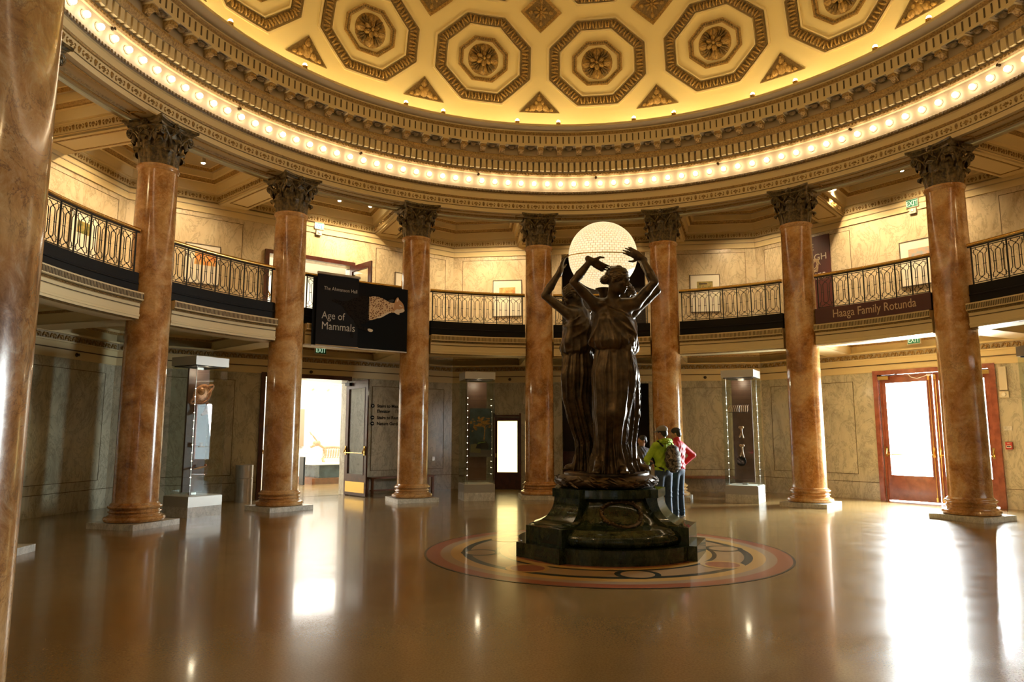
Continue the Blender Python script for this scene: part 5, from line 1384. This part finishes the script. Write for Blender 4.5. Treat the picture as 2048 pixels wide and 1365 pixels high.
# ------------------------------------------------------------------ bronze group
st = empty('bronze_statue', (.05, 0, .885), label='dark bronze statue of three draped women holding up a glowing globe', cat='statue')
Ts = Matrix.Translation((-.05, 0, -.885))
b = MB(); b.lathe([(.0, .885), (.60, .885), (.66, .90), (.70, .94), (.705, .985), (.68, 1.03), (.62, 1.055), (.60, 1.06), (.60, 1.085), (.585, 1.092), (0, 1.095)], 'bronze', 64, Ts @ Matrix.Translation((.05, 0, 0)))
rnd = random.Random(5)
for j in range(150):
    a = rnd.uniform(0, 2 * pi); t = rnd.uniform(-.9, .9); r = .63 + .075 * cos(t); z = .975 + .07 * sin(t)
    p = Vector((.05 + r * cos(a), r * sin(a), z)); q = Vector((-sin(a), cos(a), rnd.uniform(-.6, .6)))
    b.tube([Ts @ (p - q * .06), Ts @ (p + Vector((cos(a), sin(a), 0)) * .014), Ts @ (p + q * .06)], [.004, .016, .003], 'bronze', 5)
b.build('wreath_base', st)

def woman(phi, arms, headc, headdir, rad, lean=0.0, feetoff=0.0, seed=0, rin=0.0):
    """arms: list of (shoulder, elbow, wrist, finger direction, palm direction, thumb side) in world space"""
    a = radians(phi); o = np.array([cos(a), sin(a), 0]); rt = np.array([-sin(a), cos(a), 0]) * 1.0
    rt = np.array([-o[1], o[0], 0])
    allp = [np.array(q[i]) for q in arms for i in range(3)] + [np.array(headc)]
    c0 = o * rad
    lo = np.minimum.reduce(allp + [c0 - .42]) - .17; hi = np.maximum.reduce(allp + [c0 + .42]) + .17; lo[2] = 1.06; hi[2] = max(hi[2], 4.1) + .08
    for q in arms:
        tip = np.array(q[2]) + np.array(q[3]) / np.linalg.norm(q[3]) * .33; lo = np.minimum(lo, tip - .04); hi = np.maximum(hi, tip + .04)
    S = SDF(lo, hi, .0105)
    def W_(x, y, z): return c0 + rt * x + o * y + V3(0, 0, z)
    # skirt: column of cloth around a leaning body axis
    zs = [1.08, 1.25, 1.5, 1.85, 2.15, 2.5, 2.7, 2.84]; wx = [.27, .225, .185, .215, .265, .30, .265, .225]; wy = [.24, .19, .16, .18, .20, .215, .195, .17]
    ox = [feetoff, feetoff + .01, feetoff * .8 + lean * .2, feetoff * .4 + lean * .6, lean, lean, lean, lean]; oy = [rin, rin, rin, rin * .6 + .03, .03, .0, .0, .0]
    def skirt(X, Y, Z):
        zz = Z; x = (X - c0[0]) * rt[0] + (Y - c0[1]) * rt[1] - np.interp(zz, zs, ox).astype(F32); y = (X - c0[0]) * o[0] + (Y - c0[1]) * o[1] - np.interp(zz, zs, oy).astype(F32)
        A = np.interp(zz, zs, wx).astype(F32); B = np.interp(zz, zs, wy).astype(F32)
        th = np.arctan2(y / B, x / A); rr = np.sqrt((x / A) ** 2 + (y / B) ** 2)
        amp = np.interp(zz, [1.1, 1.5, 2.1, 2.8], [.030, .024, .015, .009]).astype(F32)
        f = np.abs(np.sin(4.5 * th + 1.1 * zz + seed)) * 1.3 + .6 * np.sin(11 * th - 1.3 * zz + seed * 2) + .45 * np.sin(19 * th + 2.2 * zz) + .5 * np.sin(7 * (x * .9 + zz * .6) + 3 * th)
        g = (1 - np.abs(np.sin(6.5 * th + .8 * np.sin(2.1 * zz + seed) + seed))) ** 2 * 2.2 + (1 - np.abs(np.sin(13 * th - 1.6 * zz))) ** 2 * 1.0
        d = np.maximum((rr - 1) * np.minimum(A, B) - amp * (.45 * f + g - .9), zz - 2.86)
        return np.maximum(d, 1.085 - zz) * .8
    S.op(skirt, c0 + V3(-.5, -.5, 1.05) * [1, 1, 1], c0 + np.array([.5, .5, 2.9]), .02)
    # legs pressing through the cloth: a bent knee on one side
    S.cap(W_(lean + .12, .05, 2.45), W_(feetoff + .10, .15 + rin, 1.92), .145, .108, .10); S.cap(W_(feetoff + .10, .15 + rin, 1.92), W_(feetoff + .11, .02 + rin, 1.30), .104, .062, .07)
    S.cap(W_(lean - .12, .0, 2.45), W_(feetoff - .10, .05 + rin, 1.90), .15, .105, .10); S.cap(W_(feetoff - .10, .05 + rin, 1.90), W_(feetoff - .12, .03 + rin, 1.28), .10, .062, .07)
    foot(S, W_(feetoff + .15, .12 + rin, 1.09), o + rt * .25, 1.55); foot(S, W_(feetoff - .16, .14 + rin, 1.09), o - rt * .2, 1.55)
    # torso under a loose bloused tunic
    xs = lean
    fold = lambda u, v, w: .010 * np.abs(np.sin(7 * u + 3 * w * w + seed)) + .007 * np.sin(13 * u - 5 * w + 2 * v) - .008
    S.ell(W_(xs, .0, 3.17), (.235, .155, .33), .05, np.stack([rt, o, [0, 0, 1]], 1), disp=fold)
    S.ell(W_(xs, .03, 2.93), (.285, .20, .155), .04, np.stack([rt, o, [0, 0, 1]], 1), disp=fold)
    S.ell(W_(xs - .105, .125, 3.20), (.092, .085, .10), .05); S.ell(W_(xs + .105, .125, 3.20), (.092, .085, .10), .05)
    S.ell(W_(xs, .0, 3.38), (.255, .115, .12), .06, np.stack([rt, o, [0, 0, 1]], 1))
    S.cap(W_(xs - .235, .0, 2.79), W_(xs, .17, 2.765), .028, .03, .02); S.cap(W_(xs, .17, 2.765), W_(xs + .235, .0, 2.79), .03, .028, .02)
    S.ell(W_(xs + .20, .14, 2.80), (.05, .045, .06), .02); S.cap(W_(xs + .20, .15, 2.78), W_(xs + .18, .18, 2.35), .022, .03, .01); S.cap(W_(xs + .22, .13, 2.78), W_(xs + .26, .13, 2.45), .02, .028, .01)
    for t0, t1 in ():
        S.cap(W_(xs + t0[0], t0[1], t0[2]), W_(xs + t1[0], t1[1], t1[2]), .012, .016, .02)
    def tunic(X, Y, Z):
        x = (X - c0[0]) * rt[0] + (Y - c0[1]) * rt[1] - xs; y = (X - c0[0]) * o[0] + (Y - c0[1]) * o[1] - .02
        tz = [2.78, 2.82, 2.90, 3.05, 3.20, 3.30, 3.42, 3.50]
        A = np.interp(Z, tz, [.235, .28, .305, .285, .265, .25, .22, .15]).astype(F32); B = np.interp(Z, tz, [.165, .20, .222, .208, .212, .185, .125, .08]).astype(F32)
        rr = np.sqrt((x / A) ** 2 + (y / B) ** 2); th = np.arctan2(x + .14, 3.46 - Z + .02); ds = np.sqrt((x + .14) ** 2 + (Z - 3.44) ** 2)
        f = .034 * (1 - np.abs(np.sin(5.5 * th + 2.6 * ds + seed))) ** 2 * np.minimum(ds * 2.5, 1) + .016 * (1 - np.abs(np.sin(12 * th - 6 * ds + 1))) ** 1.5 * np.minimum(ds * 2, 1) + .022 * (1 - np.abs(np.sin(8 * np.arctan2(y, x) + seed))) ** 2 * np.exp(-((Z - 2.87) / .10) ** 2) - .010
        d = (rr - 1) * np.minimum(A, B) - f
        d = np.maximum(d, Z - (3.42 - .50 * (x + .14) + .10 * np.maximum(-y / B, 0)))
        return np.maximum(d, 2.785 - Z)
    S.op(tunic, c0 + V3(-.45, -.45, 2.75), c0 + np.array([.45, .45, 3.55]), .007)
    S.cap(W_(xs - .15, .12, 3.43), W_(xs + .22, .13, 3.24), .012, .014, .01); S.cap(W_(xs - .15, .12, 3.43), W_(xs - .17, -.10, 3.46), .02, .02, .01)
    S.ell(W_(xs - .14, .14, 3.43), (.028, .022, .028), .008)
    # cloth falling behind the far shoulder
    S.cap(W_(xs + .21, -.02, 3.32), W_(xs + .27, .02, 2.95), .045, .06, .04); S.cap(W_(xs - .22, -.02, 3.25), W_(xs - .26, .02, 2.92), .04, .055, .04)
    for sh, el, w, fd, pd_, sd in arms:
        shj = np.array(sh); S.cap(W_(xs, 0, 3.40) * .45 + shj * .55, shj, .10, .088, .07)
        arm(S, sh, el, w, 1.62); hand(S, w, fd, pd_, sd, 1.62, .45)
    R = rotm(headdir); head(S, headc, R, 1.62, 'waves', neck=W_(xs, .0, 3.46))
    return S.mesh('draped_woman', 'bronze', st, Ts)
G0 = np.array([.055, 0, 4.235])
woman(-97, [((-.13, -.42, 3.44), (-.43, -.56, 3.72), (-.19, -.60, 4.02), (.80, .05, -.50), (0, .6, .5), 1),
            ((.45, -.42, 3.44), (.71, -.50, 3.73), (.545, -.46, 4.09), (-.80, -.15, .42), (-.1, 1, .1), 1)],
      (.20, -.50, 3.755), (.80, -.55, -.22), .37, lean=.18, feetoff=.10, seed=0.4)
woman(143, [((-.46, .12, 3.40), (-.80, .10, 3.66), (-.575, .04, 4.02), (.25, -.10, .9), (1, -.2, 0), 1),
            ((-.18, .42, 3.42), (-.30, .72, 3.72), (-.24, .55, 4.05), (.2, -.3, .8), (.3, -1, 0), 1)],
      (-.38, .20, 3.66), (-.9, .1, -.35), .37, lean=-.02, feetoff=-.16, seed=2.1, rin=-.06)
woman(23, [((.50, .05, 3.42), (.85, .02, 3.72), (.665, -.02, 4.07), (-.45, -.15, .65), (-1, .2, 0), -1),
           ((.30, .36, 3.42), (.52, .66, 3.74), (.38, .52, 4.06), (-.25, -.25, .8), (-.4, -1, 0), 1)],
      (.40, .20, 3.68), (.8, .5, -.3), .37, lean=.05, feetoff=.04, seed=4.0)

# ------------------------------------------------------------------ glowing globe
M['globe'] = mat('glowing_globe_tiles', (1, .9, .7), .3); t = NT(M['globe'])
gm = empty('globe_lamp', tuple(G0), label='large glowing globe lamp of small glass bricks held by the bronze women', cat='globe lamp')
gv = MB(); RG = .505
TG = Matrix.Rotation(radians(8), 4, 'X')
gv.lathe([(RG * sin(pi * i / 64), -RG * cos(pi * i / 64)) for i in range(65)], 'globe', 96, TG)
go = gv.build('globe_glass', gm)
me = go.data; uv = me.uv_layers.new(name='UVMap'); Ti = TG.inverted()
for p in me.polygons:
    for li in p.loop_indices:
        c = Ti @ me.vertices[me.loops[li].vertex_index].co; cc = Ti @ p.center
        az = atan2(c.y, c.x); azc = atan2(cc.y, cc.x)
        if az - azc > pi: az -= 2 * pi
        if az - azc < -pi: az += 2 * pi
        if hypot(c.x, c.y) < 1e-4: az = azc
        uv.data[li].uv = (az / (2 * pi), math.asin(max(-1, min(1, c.z / RG))) / pi + .5)
u = t.add('ShaderNodeUVMap'); mp = t.add('ShaderNodeMapping'); mp.inputs['Scale'].default_value = (46, 44, 1); t.link(u.outputs[0], mp.inputs[0])
br = t.add('ShaderNodeTexBrick'); t.link(mp.outputs[0], br.inputs['Vector']); br.inputs['Scale'].default_value = 1.0; br.inputs['Brick Width'].default_value = 1.0; br.inputs['Row Height'].default_value = 1.0; br.inputs['Mortar Size'].default_value = .05; br.inputs['Mortar Smooth'].default_value = .3
br.inputs['Color1'].default_value = (1.0, .78, .42, 1); br.inputs['Color2'].default_value = (1.0, .84, .52, 1); br.inputs['Mortar'].default_value = (.42, .19, .04, 1)
t.link(br.outputs['Color'], t.b.inputs['Emission Color']); t.b.inputs['Emission Strength'].default_value = 0.86
t.b.inputs['Base Color'].default_value = (.3, .2, .1, 1)
b = MB(); b.lathe([(RG + .001, -.008), (RG + .006, -.006), (RG + .006, .006), (RG + .001, .008)], 'brass', 96, TG); b.build('equator_band', gm)
light('globe_glow', 'POINT', tuple(G0), 55, (1.0, .78, .42), size=.50)
b = MB(); b.lathe([(.0, 3.60), (.05, 3.60), (.07, 3.68), (.11, 3.73), (.12, 3.745), (0, 3.745)], 'bronze', 32, Ts @ Matrix.Translation((.055, 0, 0))); b.build('globe_cradle', st)

# ------------------------------------------------------------------ visitors
M['skin'] = mat('skin', (.42, .22, .13), .5); M['lime'] = m_noisy('lime_jacket', (.24, .42, .012), (.42, .62, .03), 9, .6); M['red'] = m_noisy('red_jacket', (.42, .008, .02), (.62, .02, .04), 6, .6)
M['denim'] = m_noisy('blue_denim', (.012, .028, .06), (.05, .085, .15), 8, .75); M['denim2'] = m_noisy('dark_denim', (.005, .015, .035), (.02, .05, .09), 8, .75); M['greyt'] = mat('grey_shirt', (.07, .065, .075), .8)
M['hairm'] = mat('dark_hair', (.012, .009, .007), .5); M['capm'] = mat('grey_cap', (.22, .20, .16), .8); M['pack'] = m_noisy('striped_backpack', (.012, .010, .008), (.20, .17, .12), 11, .7, lo=.48, hi=.56, dist=2.0); M['shoe'] = mat('pale_shoe', (.45, .45, .45), .6); M['khaki'] = mat('khaki_trousers', (.16, .13, .09), .8)
def person(loc, face, height, arms, lab, top, pants, cap=False, pack=False, hood=False, headdir=None, stance=.10):
    rt = empty('person', loc, label=lab, cat='person'); h = height / 1.75
    f = Vector((cos(radians(face)), sin(radians(face)), 0)); r = f.cross(Vector((0, 0, 1))); f = np.array(f); r = np.array(r); U = V3(0, 0, 1)
    P = lambda x, y, z: (r * x + f * y + U * z) * h
    B = np.stack([r, f, [0, 0, 1]], 1); hd = f if headdir is None else np.array([cos(radians(headdir)), sin(radians(headdir)), -.12])
    HR = rotm(hd)
    lo, hi = (-.62, -.62, -.01), (.62, .62, height + .08)
    S = SDF(lo, hi, .0085)          # skin: head, neck, hands, with the body below the clothes
    head(S, P(0, .03, 1.62), HR, .98 * h, neck=P(0, .0, 1.45)); S.ell(P(0, 0, 1.28), (.13, .08, .18), .03, B); S.cap(P(0, 0, 1.2), P(0, 0, .95), .09, .09, .03)
    for q, (el, w, fd, pm, sd) in zip((-1, 1), arms):
        S.cap(P(q * .12, 0, 1.40), P(q * .17, 0, 1.38), .04, .04); S.cap(P(q * .17, 0, 1.38), P(*el), .038, .034, .02); S.cap(P(*el), P(*w), .034, .024, .02)
        hand(S, P(*w), B @ np.array(fd), B @ np.array(pm), sd, .95 * h, .5)
        S.cap(P(q * .08, 0, .92), P(q * stance, .01, .50), .06, .045); S.cap(P(q * stance, .01, .5), P(q * (stance + .01), -.01, .09), .04, .03, .02)
    S.mesh('body', 'skin', rt, None, 1)
    J = SDF(lo, hi, .0095); fo = lambda u, v, w: .006 * np.sin(11 * w + 5 * u) + .004 * np.sin(17 * u - 9 * w)
    J.ell(P(0, 0, 1.25), np.array([.205, .135, .26]) * h, .05, B, disp=fo); J.ell(P(0, -.01, 1.38), np.array([.20, .105, .095]) * h, .05, B); J.ell(P(0, 0, 1.0), np.array([.185, .135, .16]) * h, .05, B, disp=fo)
    J.op(lambda X, Y, Z: (.86 * h - Z) + 0 * X + 0 * Y, (-.4, -.4, .7), (.4, .4, .86 * h), .012, 'sub_' if 0 else 'sub') if 0 else None
    sl = top != 'greyt'
    for q, (el, w, fd, pm, sd) in zip((-1, 1), arms):
        e = P(*el); s0 = P(q * .175, 0, 1.385); J.cap(s0, e, .072 * h, .056 * h, .04)
        if sl: J.cap(e, P(*w), .056 * h, .040 * h, .02)
        else: pass
    if hood: J.ell(P(0, -.09, 1.47), np.array([.14, .085, .06]) * h, .02, B, disp=fo); J.cap(P(-.10, .03, 1.46), P(.10, .03, 1.46), .03, .03, .03)
    else: J.cap(P(0, 0, 1.44), P(0, -.005, 1.50), .078 * h, .068 * h, .02)
    J.op(lambda X, Y, Z: (Z - .80 * h) * np.ones_like(X * Y), (-.6, -.6, .6), (.6, .6, .82 * h), 0, 'sub')
    J.mesh('jacket' if sl else 'shirt', top, rt, None, 1)
    T_ = SDF(lo, hi, .0095); fo2 = lambda u, v, w: .004 * np.sin(23 * w + 4 * u)
    T_.ell(P(0, 0, .93), np.array([.165, .125, .13]) * h, .03, B)
    for q in (-1, 1):
        T_.cap(P(q * .085, 0, .90), P(q * stance, .015, .50), .098 * h, .068 * h, .03); T_.cap(P(q * stance, .015, .50), P(q * (stance + .01), -.01, .07), .068 * h, .052 * h, .02)
        for z in (.12, .17, .46, .54): T_.ell(P(q * stance, .0, z), np.array([.064, .066, .014]) * h, .02, B)
    T_.mesh('trousers', pants, rt, None, 1)
    for q in (-1, 1):
        F_ = SDF((-.5, -.5, -.01), (.5, .5, .2), .0075); c = P(q * (stance + .01), .05, .04)
        F_.ell(c, (.042, .12, .04), .02, B); F_.cap(P(q * (stance + .01), -.02, .04), P(q * (stance + .01), -.02, .09), .04, .04, .02); F_.op(lambda X, Y, Z: (Z - .002) * np.ones_like(X * Y), (-.5, -.5, -.05), (.5, .5, .01), 0, 'sub')
        F_.mesh('shoe', 'shoe', rt, None, 1)
    Hh = SDF((-.3, -.3, 1.2), (.3, .3, height + .1), .0075); c = P(0, .03, 1.62); L = lambda x, y, z: c + HR @ (np.array([x, y, z]) * h)
    Hh.ell(L(0, -.022, .040), np.array([.084, .098, .080]) * h, .01, HR); Hh.ell(L(0, -.065, -.02), np.array([.070, .055, .060]) * h, .02, HR); Hh.mesh('hair', 'hairm', rt, None, 1)
    if cap:
        K = SDF((-.3, -.35, 1.3), (.3, .35, height + .15), .0075)
        K.ell(L(0, -.02, .062), np.array([.094, .112, .078]) * h, .01, HR); K.op(lambda X, Y, Z: (Z - (c[2] + .035 * h)) * np.ones_like(X * Y), (-.5, -.5, 1.2), (.5, .5, c[2] + .035 * h), 0, 'sub')
        K.ell(L(0, .105, .040), np.array([.072, .075, .010]) * h, .02, HR); K.mesh('cap', 'capm', rt, None, 1)
    if pack:
        K = SDF((-.5, -.5, .7), (.5, .5, 1.55), .0095); fo3 = lambda u, v, w: .008 * np.sin(14 * w)
        K.ell(P(.04, -.22, 1.16), np.array([.165, .115, .255]) * h, .02, B, disp=fo3); K.ell(P(.04, -.27, 1.04), np.array([.13, .08, .12]) * h, .03, B, disp=fo3)
        pk = K.mesh('backpack', 'pack', rt, None, 1)
        b = MB()
        for q in (-1, 1): b.tube([P(q * .11, -.14, 1.38), P(q * .14, -.03, 1.47), P(q * .14, .12, 1.38), P(q * .15, .145, 1.2), P(q * .17, .02, 1.02), P(q * .12, -.16, .96)], .018, 'black', 6)
        b.build('strap', pk)
    return rt
person((1.56, 3.28, 0), 118, 1.78, [((-.30, .10, 1.14), (-.14, .28, 1.06), (.6, .6, 0), (0, .3, 1), -1), ((.24, .10, 1.13), (.12, .30, 1.08), (-.6, .6, 0), (0, .3, 1), 1)],
       'person in lime green jacket, grey cap, jeans and dark patterned backpack, seen from behind', 'lime', 'denim', cap=True, pack=True, hood=True, headdir=140)
person((1.97, 3.93, 0), 135, 1.77, [((-.26, .10, 1.15), (-.12, .26, 1.1), (.5, .6, .1), (0, .2, 1), -1), ((.42, -.10, 1.20), (.20, .02, .99), (-.9, .25, -.25), (-.2, .5, -1), 1)],
       'person in red jacket and dark jeans with right hand on hip, behind the green jacket', 'red', 'denim2', headdir=165)
person((1.36, 4.45, 0), -60, 1.62, [((-.26, .06, 1.12), (-.22, .20, .95), (0, .6, -.5), (.6, .3, 0), -1), ((.26, .02, 1.10), (.20, .2, .95), (0, .6, -.5), (-.6, .3, 0), 1)],
       'person in grey short sleeved shirt mostly hidden behind the statue', 'greyt', 'khaki', headdir=200)
